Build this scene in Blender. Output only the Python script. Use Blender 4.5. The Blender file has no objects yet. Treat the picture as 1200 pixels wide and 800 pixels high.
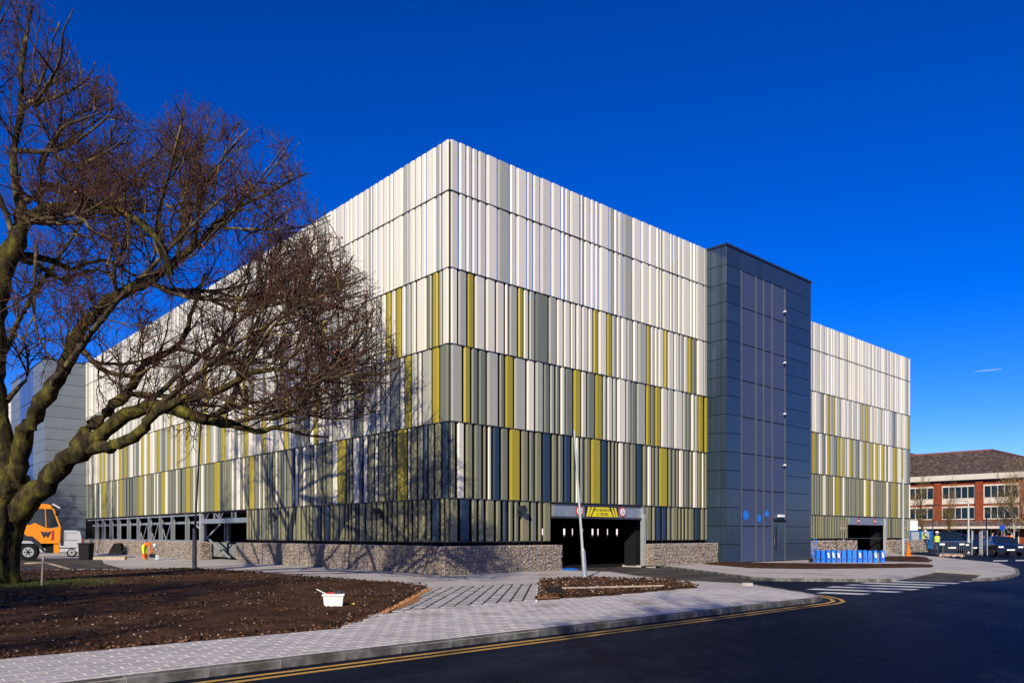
import bpy, bmesh, math, random
import numpy as np
from mathutils import Vector, Matrix, geometry
random.seed(7)
RNG = np.random.default_rng(11)
rad = math.radians
sc = bpy.context.scene
COL = sc.collection

# ---------------- camera, world, sun, exposure ----------------
EYE = 1.7
F = 908.0
cam_d = bpy.data.cameras.new('camera')
cam = bpy.data.objects.new('camera', cam_d); COL.objects.link(cam)
cam.location = (0, 0, EYE); cam.rotation_euler = (rad(90), 0, 0)
cam_d.sensor_width = 36; cam_d.lens = 36 * F / 1200
cam_d.shift_y = (626 - 400) / 1200
cam_d.clip_start = 0.1; cam_d.clip_end = 9000
sc.camera = cam
SUN_EL = 25.0
SUN_DIR = Vector((0.25, 0.968, 0)).normalized()          # the way the light travels over the ground
to_sun = Vector((-SUN_DIR.x, -SUN_DIR.y, 0)) * math.cos(rad(SUN_EL)) + Vector((0, 0, math.sin(rad(SUN_EL))))
w = bpy.data.worlds.new('World'); sc.world = w; w.use_nodes = True
nt = w.node_tree; nt.nodes.clear()
sky = nt.nodes.new('ShaderNodeTexSky'); sky.sky_type = 'NISHITA'; sky.sun_disc = False
sky.sun_elevation = rad(SUN_EL); sky.sun_rotation = math.atan2(to_sun.x, to_sun.y)
sky.air_density = 1.0; sky.dust_density = 0.0; sky.ozone_density = 4.0; sky.altitude = 600
hs = nt.nodes.new('ShaderNodeHueSaturation'); hs.inputs['Saturation'].default_value = 1.42; hs.inputs['Value'].default_value = 1.0
bg = nt.nodes.new('ShaderNodeBackground'); bg.inputs['Strength'].default_value = 0.10
wo = nt.nodes.new('ShaderNodeOutputWorld')
gm = nt.nodes.new('ShaderNodeGamma'); gm.inputs['Gamma'].default_value = 1.25
nt.links.new(sky.outputs[0], hs.inputs['Color']); nt.links.new(hs.outputs[0], gm.inputs['Color']); tint = nt.nodes.new('ShaderNodeMix'); tint.data_type = 'RGBA'; tint.blend_type = 'MULTIPLY'; tint.inputs[0].default_value = 1; tint.inputs[7].default_value = (.66, .565, .93, 1)
nt.links.new(gm.outputs[0], tint.inputs[6]); nt.links.new(tint.outputs[2], bg.inputs['Color']); nt.links.new(bg.outputs[0], wo.inputs['Surface'])
sd = bpy.data.lights.new('sun', 'SUN'); sd.energy = 5.0; sd.angle = rad(0.45); sd.color = (1.0, 0.905, 0.70)
sun = bpy.data.objects.new('sun', sd); COL.objects.link(sun)
sun.rotation_euler = to_sun.to_track_quat('Z', 'Y').to_euler(); sun.location = to_sun * 60
sc.view_settings.view_transform = 'Standard'; sc.view_settings.look = 'None'
sc.view_settings.exposure = 0.08; sc.view_settings.gamma = 1.0

# ---------------- helpers ----------------
def mat(name, col, rough=0.6, metal=0.0, var=0.0, noise=0.0, nscale=5.0, col2=None, bump=0.0, bscale=40.0, spec=0.5, stretch=None, island=0.0, emit=None, thr=(0.4, 0.6)):
    m = bpy.data.materials.new(name); m.use_nodes = True
    n = m.node_tree.nodes; l = m.node_tree.links; b = n['Principled BSDF']
    b.inputs['Roughness'].default_value = rough; b.inputs['Metallic'].default_value = metal
    b.inputs['Specular IOR Level'].default_value = spec if (rough < .6 or spec != .5) else .12
    tc = n.new('ShaderNodeTexCoord'); mp = n.new('ShaderNodeMapping'); l.new(tc.outputs['Object'], mp.inputs[0])
    if stretch: mp.inputs['Scale'].default_value = stretch
    src = None
    rgb = n.new('ShaderNodeRGB'); rgb.outputs[0].default_value = (*col, 1); src = rgb.outputs[0]
    if col2 is not None:
        t = n.new('ShaderNodeTexNoise'); t.inputs['Scale'].default_value = nscale; t.inputs['Detail'].default_value = 6
        l.new(mp.outputs[0], t.inputs['Vector'])
        r = n.new('ShaderNodeMapRange'); r.inputs[1].default_value = thr[0]; r.inputs[2].default_value = thr[1]
        l.new(t.outputs[0], r.inputs[0])
        mx = n.new('ShaderNodeMix'); mx.data_type = 'RGBA'; l.new(r.outputs[0], mx.inputs[0]); l.new(src, mx.inputs[6]); mx.inputs[7].default_value = (*col2, 1)
        src = mx.outputs[2]
    if noise > 0:
        t = n.new('ShaderNodeTexNoise'); t.inputs['Scale'].default_value = bscale * 0.5; t.inputs['Detail'].default_value = 8
        l.new(mp.outputs[0], t.inputs['Vector'])
        r = n.new('ShaderNodeMapRange'); r.inputs[1].default_value = .3; r.inputs[2].default_value = .7; r.inputs[3].default_value = 1 - noise; r.inputs[4].default_value = 1 + noise
        l.new(t.outputs[0], r.inputs[0])
        h = n.new('ShaderNodeHueSaturation'); l.new(src, h.inputs['Color']); l.new(r.outputs[0], h.inputs['Value']); src = h.outputs[0]
    if island > 0:
        g = n.new('ShaderNodeNewGeometry'); oi = n.new('ShaderNodeObjectInfo')
        ad = n.new('ShaderNodeMath'); ad.operation = 'ADD'; l.new(g.outputs['Random Per Island'], ad.inputs[0]); l.new(oi.outputs['Random'], ad.inputs[1])
        fr = n.new('ShaderNodeMath'); fr.operation = 'FRACT'; l.new(ad.outputs[0], fr.inputs[0])
        r = n.new('ShaderNodeMapRange'); r.inputs[3].default_value = 1 - island; r.inputs[4].default_value = 1 + island; l.new(fr.outputs[0], r.inputs[0])
        h = n.new('ShaderNodeHueSaturation'); l.new(src, h.inputs['Color']); l.new(r.outputs[0], h.inputs['Value']); src = h.outputs[0]
    l.new(src, b.inputs['Base Color'])
    if bump > 0:
        t = n.new('ShaderNodeTexNoise'); t.inputs['Scale'].default_value = bscale; t.inputs['Detail'].default_value = 6
        l.new(mp.outputs[0], t.inputs['Vector'])
        bp = n.new('ShaderNodeBump'); bp.inputs['Strength'].default_value = bump; bp.inputs['Distance'].default_value = 0.02
        l.new(t.outputs[0], bp.inputs['Height']); l.new(bp.outputs[0], b.inputs['Normal'])
    if emit: b.inputs['Emission Color'].default_value = (*emit, 1); b.inputs['Emission Strength'].default_value = 1
    return m

class MB:
    def __init__(s): s.v = []; s.f = []; s.m = []; s.mats = []
    def mi(s, m):
        if m is None: return 0
        if m not in s.mats: s.mats.append(m)
        return s.mats.index(m)
    def add(s, vs, fs, m=None):
        o = len(s.v); s.v += [tuple(v) for v in vs]; i = s.mi(m)
        for f in fs: s.f.append(tuple(a + o for a in f)); s.m.append(i)
        return s
    def box(s, x0, x1, y0, y1, z0, z1, m=None):
        return s.add([(x0,y0,z0),(x1,y0,z0),(x1,y1,z0),(x0,y1,z0),(x0,y0,z1),(x1,y0,z1),(x1,y1,z1),(x0,y1,z1)],
                     [(3,2,1,0),(4,5,6,7),(0,1,5,4),(1,2,6,5),(2,3,7,6),(3,0,4,7)], m)
    def bar(s, a, b, w, h=None, m=None, up=Vector((0,0,1))):
        a = Vector(a); b = Vector(b); h = h or w; d = (b - a).normalized()
        if abs(d.dot(up)) > .98: up = Vector((0, 1, 0))
        x = d.cross(up).normalized() * w / 2; y = x.cross(d).normalized() * h / 2
        vs = [a-x-y, a+x-y, a+x+y, a-x+y, b-x-y, b+x-y, b+x+y, b-x+y]
        return s.add(vs, [(0,1,2,3),(7,6,5,4),(4,5,1,0),(5,6,2,1),(6,7,3,2),(7,4,0,3)], m)
    def tube(s, pts, rs, n=8, m=None, cap=True):
        pts = [Vector(p) for p in pts]
        if not hasattr(rs, '__len__'): rs = [rs] * len(pts)
        vs = []; fs = []
        for i, p in enumerate(pts):
            t = (pts[min(i+1, len(pts)-1)] - pts[max(i-1, 0)]).normalized()
            ref = Vector((0, 1, 0)) if abs(t.z) > .7 else Vector((0, 0, 1))
            a = t.cross(ref).normalized(); b = t.cross(a).normalized()
            for k in range(n):
                g = 2 * math.pi * k / n; vs.append(p + (a * math.cos(g) + b * math.sin(g)) * rs[i])
        for i in range(len(pts) - 1):
            for k in range(n): fs.append((i*n+k, i*n+(k+1) % n, (i+1)*n+(k+1) % n, (i+1)*n+k))
        if cap: fs.append(tuple(range(n-1, -1, -1))); fs.append(tuple((len(pts)-1)*n+k for k in range(n)))
        return s.add(vs, fs, m)
    def prism(s, poly, y0, y1, m=None, axis='y'):      # poly in (x,z), extruded along y
        n = len(poly)
        if axis == 'y': vs = [(p[0], y0, p[1]) for p in poly] + [(p[0], y1, p[1]) for p in poly]
        elif axis == 'x': vs = [(y0, p[0], p[1]) for p in poly] + [(y1, p[0], p[1]) for p in poly]
        else: vs = [(p[0], p[1], y0) for p in poly] + [(p[0], p[1], y1) for p in poly]
        fs = [tuple(range(n)), tuple(range(2*n-1, n-1, -1))] + [(i, i+n, (i+1) % n + n, (i+1) % n) for i in range(n)]
        return s.add(vs, fs, m)
    def lathe(s, c, prof, n=16, m=None, axis='z'):     # prof list of (r, h)
        vs = []; fs = []
        for r, h in prof:
            for k in range(n):
                g = 2*math.pi*k/n
                if axis == 'z': vs.append((c[0]+r*math.cos(g), c[1]+r*math.sin(g), c[2]+h))
                elif axis == 'y': vs.append((c[0]+r*math.cos(g), c[1]+h, c[2]+r*math.sin(g)))
                else: vs.append((c[0]+h, c[1]+r*math.cos(g), c[2]+r*math.sin(g)))
        for i in range(len(prof)-1):
            for k in range(n): fs.append((i*n+k, i*n+(k+1) % n, (i+1)*n+(k+1) % n, (i+1)*n+k))
        fs.append(tuple(range(n))); fs.append(tuple((len(prof)-1)*n+k for k in range(n-1, -1, -1)))
        return s.add(vs, fs, m)
    def mesh(s, name, m=None):
        me = bpy.data.meshes.new(name); me.from_pydata(s.v, [], s.f)
        mats = s.mats if s.mats else ([m] if m else [])
        for q in mats: me.materials.append(q)
        if len(s.mats) > 1: me.polygons.foreach_set('material_index', s.m)
        bm = bmesh.new(); bm.from_mesh(me); bmesh.ops.recalc_face_normals(bm, faces=bm.faces); bm.to_mesh(me); bm.free()
        return me
    def build(s, name, m=None, parent=None, loc=(0,0,0), rz=0, smooth=False, **kw):
        me = s.mesh(name, m)
        if smooth: me.polygons.foreach_set('use_smooth', [True]*len(me.polygons))
        return link(name, me, parent, loc, rz, **kw)

def link(name, me, parent=None, loc=(0,0,0), rz=0, label=None, cat=None, group=None, kind=None):
    o = bpy.data.objects.new(name, me); COL.objects.link(o)
    o.location = loc
    if rz: o.rotation_euler = (0, 0, rz)
    if parent: o.parent = parent
    return tag(o, label, cat, group, kind)
def tag(o, label=None, cat=None, group=None, kind=None):
    if label: o['label'] = label
    if cat: o['category'] = cat
    if group: o['group'] = group
    if kind: o['kind'] = kind
    return o
def thing(name, label, cat, loc=(0,0,0), rz=0, group=None):
    return link(name, None, None, loc, rz, label, cat, group)
def copy_tree(o, parent=None):
    kids = [c for c in o.children]
    c = o.copy(); COL.objects.link(c)
    if parent: c.parent = parent
    for k in kids: copy_tree(k, c)
    return c
def np_mesh(name, V, Fq, m, smooth=False):
    me = bpy.data.meshes.new(name); k = Fq.shape[1]
    me.vertices.add(len(V)); me.vertices.foreach_set('co', np.ascontiguousarray(V, dtype=np.float32).ravel())
    me.loops.add(Fq.size); me.loops.foreach_set('vertex_index', np.ascontiguousarray(Fq, dtype=np.int32).ravel())
    me.polygons.add(len(Fq)); me.polygons.foreach_set('loop_start', np.arange(0, Fq.size, k, dtype=np.int32))
    me.materials.append(m)
    if smooth: me.polygons.foreach_set('use_smooth', np.ones(len(Fq), dtype=bool))
    me.update(); me.validate(); return me
def gp(px, py, z=0.1):                                   # a point of the ground seen at a pixel of the photograph
    Y = (EYE - z) * F / (py - 626); return ((px - 600) / F * Y, Y)
def inpoly(P, poly):
    x = P[:, 0]; y = P[:, 1]; r = np.zeros(len(P), bool); n = len(poly); j = n - 1
    for i in range(n):
        xi, yi = poly[i]; xj, yj = poly[j]
        c = ((yi > y) != (yj > y)) & (x < (xj - xi) * (y - yi) / ((yj - yi) if yj != yi else 1e-9) + xi)
        r ^= c; j = i
    return r
def text_mesh(txt, size, m, ext=0.004, bold=0.0):
    cu = bpy.data.curves.new('t', 'FONT'); cu.body = txt; cu.size = size; cu.extrude = ext; cu.offset = bold; cu.align_x = 'CENTER'; cu.align_y = 'CENTER'
    o = bpy.data.objects.new('t', cu); COL.objects.link(o)
    me = bpy.data.meshes.new_from_object(o); bpy.data.objects.remove(o); me.materials.clear(); me.materials.append(m); return me

# ---------------- building frame: x along the entrance front, y along the long side ----------------
RX, RY = 0.7408, 0.6717
CX, CY = -2.54, 31.6
ANG = math.atan2(RY, RX)
def W(u, v): return (CX + RX*u - RY*v, CY + RY*u + RX*v)
def u_at(px, v0=0.0):
    k = (px - 600) / F; x0, y0 = W(0, v0); return (k*y0 - x0) / (RX - k*RY)
def v_at(px, u0=0.0):
    k = (px - 600) / F; x0, y0 = W(u0, 0); return (k*y0 - x0) / (-RY - k*RX)

# ---------------- materials ----------------
M = {}
def pan(name, c, rough=.42): M[name] = mat(name, c, rough, noise=.05, bscale=6, island=.045, stretch=(1, 1, .08))
pan('cream', (.74, .695, .585)); pan('pale', (.62, .58, .50)); pan('lgrey', (.38, .38, .325)); pan('mid', (.17, .18, .14))
pan('olive', (.215, .205, .118)); pan('yellow', (.37, .295, .018)); pan('navy', (.020, .042, .078))
M['core'] = mat('shade dark backing', (.012, .012, .014), .9)  # near-black colour stands in for the shade inside the building
M['slab'] = mat('concrete slab', (.10, .10, .10), .9)
M['rail'] = mat('dark cladding rail', (.06, .065, .075), .5, .3)
M['galv'] = mat('galvanised steel', (.36, .40, .44), .45, .55, noise=.12, bscale=9)
M['galvp'] = mat('pale galvanised steel', (.42, .44, .45), .5, .3, noise=.06, bscale=9)
M['tower'] = mat('dark blue grey tower panel', (.036, .062, .100), .2, .35, noise=.05, bscale=3, island=.12)
M['towerside'] = M['tower']
M['capm'] = mat('dark cap flashing', (.03, .035, .045), .4, .3)
M['mesh'] = mat('perforated metal', (.085, .095, .145), .5, .2, noise=.4, bscale=45, island=.06)
def gridmat(name, c1, c2, per):
    m = mat(name, c1, .5, .15); n = m.node_tree.nodes; l = m.node_tree.links; b = n['Principled BSDF']
    tc = n.new('ShaderNodeTexCoord'); sx = n.new('ShaderNodeSeparateXYZ'); l.new(tc.outputs['Object'], sx.inputs[0]); outs = []
    for ax in ('X', 'Z'):
        k = n.new('ShaderNodeMath'); k.operation = 'MULTIPLY'; k.inputs[1].default_value = 6.2832/per; l.new(sx.outputs[ax], k.inputs[0])
        q = n.new('ShaderNodeMath'); q.operation = 'SINE'; l.new(k.outputs[0], q.inputs[0]); outs.append(q)
    a = n.new('ShaderNodeMath'); a.operation = 'MULTIPLY'; l.new(outs[0].outputs[0], a.inputs[0]); l.new(outs[1].outputs[0], a.inputs[1])
    r = n.new('ShaderNodeMapRange'); r.inputs[1].default_value = -.25; r.inputs[2].default_value = .35; l.new(a.outputs[0], r.inputs[0])
    x = n.new('ShaderNodeMix'); x.data_type = 'RGBA'; l.new(r.outputs[0], x.inputs[0]); x.inputs[6].default_value = (*c1, 1); x.inputs[7].default_value = (*c2, 1)
    l.new(x.outputs[2], b.inputs['Base Color']); return m
M['mesh'] = gridmat('perforated metal', (.035, .055, .12), (.085, .105, .175), .16)
M['slate'] = mat('slate grey panel', (.15, .175, .205), .45, noise=.06, bscale=3, island=.08)
M['meshb'] = mat('blue perforated metal', (.05, .105, .30), .5, noise=.2, bscale=45, island=.2)
M['post'] = mat('pale mullion', (.12, .125, .15), .5, .3)
M['black'] = mat('black rubber', (.015, .015, .016), .8)
M['white'] = mat('white paint', (.78, .78, .76), .5, noise=.05, bscale=20)
M['asphalt'] = mat('fresh asphalt with sky sheen', (.0035, .0080, .021), .62, noise=.75, bscale=70, bump=.45, col2=(.016, .022, .036), nscale=1.1, spec=.07, stretch=(.12, 1, 1), thr=(.42, .7))  # blue sheen of the sky is mixed into the base colour
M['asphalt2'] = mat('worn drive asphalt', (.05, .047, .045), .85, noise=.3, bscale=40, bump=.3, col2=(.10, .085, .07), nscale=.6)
M['pave'] = mat('pale smooth paving', (.50, .46, .43), .85, noise=.12, bscale=14, col2=(.34, .28, .24), nscale=.45, thr=(.52, .72))
M['paver'] = mat('concrete paver', (.50, .465, .45), .85, noise=.2, bscale=30, col2=(.30, .25, .22), nscale=.8, island=.11, thr=(.55, .72))
M['joint'] = mat('sandy joint', (.13, .105, .09), .95, noise=.3, bscale=30)
M['flag'] = mat('concrete strip slab', (.40, .385, .37), .85, noise=.12, bscale=20, col2=(.33, .25, .19), nscale=.9, island=.08, thr=(.5, .75))
M['kerb'] = mat('kerb concrete', (.24, .235, .225), .85, noise=.25, bscale=16, col2=(.10, .095, .085), nscale=2.5, island=.12)
M['soil'] = mat('dark soil', (.044, .020, .009), .95, noise=.5, bscale=30, bump=.8, col2=(.085, .040, .020), nscale=1.2)
M['rust'] = mat('orange sand', (.36, .17, .07), .95, noise=.3, bscale=20)
M['yline'] = mat('yellow road paint', (.62, .36, .08), .7, noise=.15, bscale=25, col2=(.35, .22, .07), nscale=6, thr=(.6, .8))
M['wline'] = mat('white road paint', (.68, .68, .66), .7, noise=.15, bscale=25, col2=(.35, .35, .36), nscale=5, thr=(.6, .8))
M['stone'] = mat('gabion stone', (.38, .31, .26), .85, noise=.15, bscale=30, island=.26)
M['fill'] = mat('stone fill', (.17, .135, .11), .95, noise=.4, bscale=30)
M['bark'] = mat('mossy oak bark', (.030, .023, .014), .95, noise=.55, bscale=18, bump=1.0, col2=(.135, .120, .022), nscale=3.2, stretch=(1, 1, .5), thr=(.42, .74))
M['bark2'] = mat('branch bark', (.066, .050, .030), .95, noise=.3, bscale=14, col2=(.24, .19, .07), nscale=2.2, thr=(.54, .68))
M['twig'] = mat('reddish twig', (.085, .044, .031), .95, island=.6)
M['leaf'] = mat('dead leaf', (.35, .10, .04), .9, island=.4)
M['grass'] = mat('grass', (.06, .085, .02), .95, island=.4)
M['orange'] = mat('orange vehicle paint', (.80, .27, .01), .35)
M['hiyel'] = mat('yellow high visibility cloth', (.62, .80, .04), .8)
M['hior'] = mat('orange high visibility cloth', (.85, .17, .02), .8)
M['denim'] = mat('dark blue cloth', (.02, .04, .10), .9)
M['skin'] = mat('skin', (.48, .28, .20), .6)
M['hair'] = mat('dark hair', (.03, .02, .015), .9)
M['glass'] = mat('dark glass', (.012, .02, .028), .08, 0, spec=.8)
M['bglass'] = mat('blue reflecting glass', (.02, .05, .08), .06, .4, spec=.9)
M['blue'] = mat('bright blue plastic', (.012, .17, .72), .4, island=.15)
M['brick'] = mat('red brick', (.28, .058, .026), .9, noise=.25, bscale=8, col2=(.21, .050, .026), nscale=2)
M['tile'] = mat('brown roof tile', (.085, .060, .050), .9, noise=.4, bscale=5, col2=(.15, .115, .10), nscale=4, thr=(.5, .62), island=.35)
M['cpaint'] = mat('dark blue car paint', (.008, .02, .055), .2, .3, spec=.7)
M['silver'] = mat('silver grey van paint', (.52, .53, .60), .3, .1)
M['red'] = mat('red paint', (.45, .025, .02), .5)
M['timber'] = mat('pale timber', (.42, .34, .26), .85, noise=.2, bscale=20)

# ---------------- ground ----------------
def flat_poly(name, pts, z, m, kind='structure', thick=0.0, parent=None, **kw):
    tri = geometry.tessellate_polygon([[Vector((p[0], p[1], 0)) for p in pts]])
    n = len(pts); vs = [(p[0], p[1], z) for p in pts]; fs = [tuple(t) for t in tri]
    if thick > 0:
        vs += [(p[0], p[1], z - thick) for p in pts]; fs += [(i, i+n, (i+1) % n + n, (i+1) % n) for i in range(n)]
    return MB().add(vs, fs, m).build(name, None, parent, kind=kind, **kw)

MB().add([(-2500, -400, -.03), (2500, -400, -.03), (2500, 4500, -.03), (-2500, 4500, -.03)], [(0, 1, 2, 3)], M['asphalt2']).build('ground', None, kind='structure')
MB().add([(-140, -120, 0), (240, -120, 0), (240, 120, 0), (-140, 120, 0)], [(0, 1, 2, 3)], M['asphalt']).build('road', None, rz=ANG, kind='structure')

K0 = gp(400, 765)
def kd(s): return (K0[0] + RX*s, K0[1] + RY*s)
kerb_front = [kd(s) for s in (-24, -6, 0, 6, 11)]
tip = [kd(12.3), (7.55, 19.35), (7.98, 19.95), (8.15, 20.6), (8.15, 21.4), (8.0, 22.6), (7.85, 24.4), (7.55, 25.5), (6.7, 26.4), (5.9, 27.2), (4.95, 30.0), (4.35, 33.4)]
ENT0, ENT1 = u_at(645), u_at(750)
GV = -0.8
near = kerb_front + tip + [W(ENT0 - .05, GV), W(ENT0 - .05, 1.5), W(1, 3), W(1, 58), W(-70, 58), W(-70, -40)]
flat_poly('pavement', near, 0.1, M['pave'], thick=.12)
far = [gp(762, 661.2), gp(788, 664), gp(825, 668.5), gp(860, 673), gp(880, 675.5), gp(910, 677.4), gp(980, 678), gp(1030, 678.6), gp(1046, 678.3), gp(1098, 668), gp(1157, 671.5), gp(1148, 674), gp(1143, 677.5),
       gp(1165, 676.8), gp(1182, 674.8), gp(1195, 671), gp(1193, 666), gp(1174, 659.5), gp(1126, 655), gp(1100, 652), W(52, 3.6), W(30, 5), W(12.6, 1.5), W(ENT1 + .25, GV)]
flat_poly('pavement', far, 0.1, M['pave'], thick=.12)
flat_poly('apron', [gp(1046, 680, .02), gp(1098, 668.6, .02), gp(1157, 672.5, .02), gp(1150, 678, .02), gp(1120, 681, .02)], .012, M['asphalt2'])
flat_poly('driveway', [W(ENT0 - .3, GV + 6), W(ENT0 - .05, GV - .4), (4.4, 33.2), (5.1, 30.0), (6.0, 27.4), (7.0, 26.5), (9.4, 28.3), gp(860, 673.5), gp(788, 664.5), W(ENT1 + .4, GV), W(ENT1 + .3, GV + 6)], .006, M['asphalt2'])
flat_poly('yard_road', [gp(-60, 653), gp(118, 653), gp(122, 660), gp(146, 666.5), gp(-60, 666.5)], .104, M['asphalt2'])
flat_poly('yard_strip', [gp(46, 652), gp(148, 651), gp(147, 654.8), gp(43, 655.5)], .108, M['pave'])

# kerb stones
kme = MB(); kme.add([(0,-.065,-.1),(.9,-.065,-.1),(.9,.065,-.1),(0,.065,-.1),(0,-.065,.095),(.9,-.065,.095),(.9,.065,.108),(0,.065,.108),(0,-.045,.108),(.9,-.045,.108)],
        [(3,2,1,0),(0,1,5,4),(4,5,9,8),(8,9,6,7),(2,3,7,6),(1,2,6,9,5),(3,0,4,8,7)], M['kerb'])
kerb_mesh = kme.mesh('kerb_stone')
kerb_root = link('kerb', None, kind='structure')
def kerb(pl, flip=1):
    pl = [Vector((p[0], p[1])) for p in pl]
    for i in range(len(pl)-1):
        d = pl[i+1] - pl[i]; L = d.length; n = max(1, round(L / .92)); a = math.atan2(d.y, d.x)
        for k in range(n):
            p = pl[i] + d * (k / n); o = link('kerb_stone', kerb_mesh, kerb_root)
            off = Vector((-d.y, d.x)).normalized() * .06
            o.location = (p.x + off.x, p.y + off.y, random.uniform(-.004, .003)); o.rotation_euler = (random.uniform(-.01, .01), 0, a); o.scale = ((L/n - .012) / .9, 1, 1)
kerb([kd(-10), kd(11)] + tip[0:])
kerb(far[0:9])
kerb([gp(1143, 677.5), gp(1165, 676.8), gp(1182, 674.8), gp(1195, 671), gp(1193, 666), gp(1174, 659.5)])

# double yellow lines and white markings
def ribbon(name, pl, off, wd, m, z=.004, **kw):
    pl = [Vector((p[0], p[1])) for p in pl]; vs = []; fs = []
    for i, p in enumerate(pl):
        d = (pl[min(i+1, len(pl)-1)] - pl[max(i-1, 0)]).normalized(); nn = Vector((d.y, -d.x))
        a = p + nn*(off - wd/2); b = p + nn*(off + wd/2); vs += [(a.x, a.y, z), (b.x, b.y, z)]
    for i in range(len(pl)-1): fs.append((2*i, 2*i+1, 2*i+3, 2*i+2))
    return MB().add(vs, fs, m).build(name, None, kind='structure', **kw)
ypl = [kd(s) for s in np.linspace(-24, 11.5, 12)] + [kd(12.3), (7.55, 19.35), (7.92, 19.85), (8.12, 20.5), (8.15, 21.3), (8.05, 22.0)]
ribbon('road_marking', ypl, .30, .10, M['yline']); ribbon('road_marking', ypl, .53, .10, M['yline'])
for k in range(-1, 8):
    a = Vector((9.1, 24.0)) + Vector((1.02, 1.02)) * k
    d = Vector((.84, -.54)) * 2.5; q = Vector((RX, RY)) * .62
    s0 = a if k >= 0 else a + d*.35
    flat_poly('crossing_stripe', [s0, s0 + d*(1 if k >= 0 else .5), s0 + d*(1 if k >= 0 else .5) + q, s0 + q], .005, M['wline'])
for (x0, x1, y) in ((1164, 1181, 656.6), (1190, 1215, 656.2), (1110, 1130, 657.5)):
    flat_poly('lane_dash', [gp(x0, y+.6, .01), gp(x1, y+.6, .01), gp(x1, y-.6, .01), gp(x0, y-.6, .01)], .008, M['wline'])

# pavers
def paver_mesh(a, b, h, m):
    c = .008; mb = MB()
    mb.add([(0,0,-h),(a,0,-h),(a,b,-h),(0,b,-h),(0,0,-c),(a,0,-c),(a,b,-c),(0,b,-c),(c,c,0),(a-c,c,0),(a-c,b-c,0),(c,b-c,0)],
           [(0,1,5,4),(1,2,6,5),(2,3,7,6),(3,0,4,7),(4,5,9,8),(5,6,10,9),(6,7,11,10),(7,4,8,11),(8,9,10,11)], m)
    return mb.mesh('paver')
def lay(root, poly, org, ang, a, b, gap, z, m, name, limit, stag=True, rnd=.3):
    me = paver_mesh(a - gap, b - gap, .03, m)
    ca, sa = math.cos(ang), math.sin(ang); items = []
    P = np.array(poly) - np.array(org); loc = np.stack([P[:,0]*ca + P[:,1]*sa, -P[:,0]*sa + P[:,1]*ca], 1)
    x0, y0 = loc.min(0); x1, y1 = loc.max(0)
    pts = []
    for j in range(int(y0/b) - 1, int(y1/b) + 2):
        for i in range(int(x0/a) - 2, int(x1/a) + 2):
            pts.append((i*a + ((a/2 if j % 2 else 0) if stag else 0), j*b))
    pts = np.array(pts); cen = pts + [a/2, b/2]
    keep = inpoly(cen, [tuple(q) for q in loc])
    for p in pts[keep]:
        x = org[0] + p[0]*ca - p[1]*sa; y = org[1] + p[0]*sa + p[1]*ca
        if y < 1.5: continue
        px = 600 + F*x/y; items.append((abs(y), x, y, -40 < px < 1240 and 626 + (EYE-z)*F/y < 830))
    items.sort(key=lambda t: (not t[3], t[0])); st = MB(); vv = [tuple(v.co) for v in me.vertices]; ff = [tuple(p.vertices) for p in me.polygons]
    for k, (d, x, y, vis) in enumerate(items):
        zz = z + random.uniform(-.003, .003); t = random.uniform(-.008, .008)
        if vis and k < limit:
            o = link(name, me, root); o.location = (x, y, zz); o.rotation_euler = (random.uniform(-.006, .006), random.uniform(-.006, .006), ang + t)
        else:
            st.add([(x + c[0]*ca - c[1]*sa, y + c[0]*sa + c[1]*ca, zz + c[2]) for c in vv], ff, m)
    if st.v: st.build(name + '_field', None, root, kind='stuff')
paving_root = link('footway', None, kind='structure')
soil_edge = [gp(-160, 786.4), gp(0, 772.5), gp(120, 762), gp(240, 751), gp(330, 743), gp(398, 737), gp(440, 722)]
pav_poly = [kd(-14), kd(0), kd(11.0), kd(12.2), (7.7, 19.8), (7.85, 20.6), gp(905, 691.5), gp(835, 689.5), gp(820, 689.5), gp(780, 692), gp(720, 698), gp(660, 701.5), gp(626, 704), gp(560, 709), gp(500, 714), gp(440, 720)] + soil_edge[::-1]
nn = (-RY*.13, RX*.13)
pav_poly = [(p[0] + (nn[0] if i < 4 else 0), p[1] + (nn[1] if i < 4 else 0)) for i, p in enumerate(pav_poly)]
flat_poly('paving_bed', pav_poly, .104, M['joint'])
lay(paving_root, pav_poly, kd(0), ANG, .30, .20, .009, .116, M['paver'], 'paver', 290)
strip_poly = [gp(446, 719.5), gp(500, 692), gp(508, 688.5), gp(560, 685.6), gp(629, 683.3), gp(626, 702.8), gp(560, 707.8), gp(500, 712.8)]
flat_poly('strip_bed', strip_poly, .104, M['soil'])
strip_root = link('strip_paving', None, kind='structure')
lay(strip_root, strip_poly, gp(560, 700), rad(90 - 3.3), .62, .29, .045, .12, M['flag'], 'strip_slab', 290)
MB().add([(*gp(627.5, 703, .14), .14), (*gp(630, 683, .14), .14), (*gp(631.2, 683, .14), .14), (*gp(629.5, 703, .14), .14), (*gp(627.5, 703, .14), .1), (*gp(630, 683, .14), .1), (*gp(631.2, 683, .14), .1), (*gp(629.5, 703, .14), .1)],
         [(0,1,2,3),(0,1,5,4),(1,2,6,5),(2,3,7,6),(3,0,4,7)], M['white']).build('edging_strip', None, kind='structure')

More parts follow.
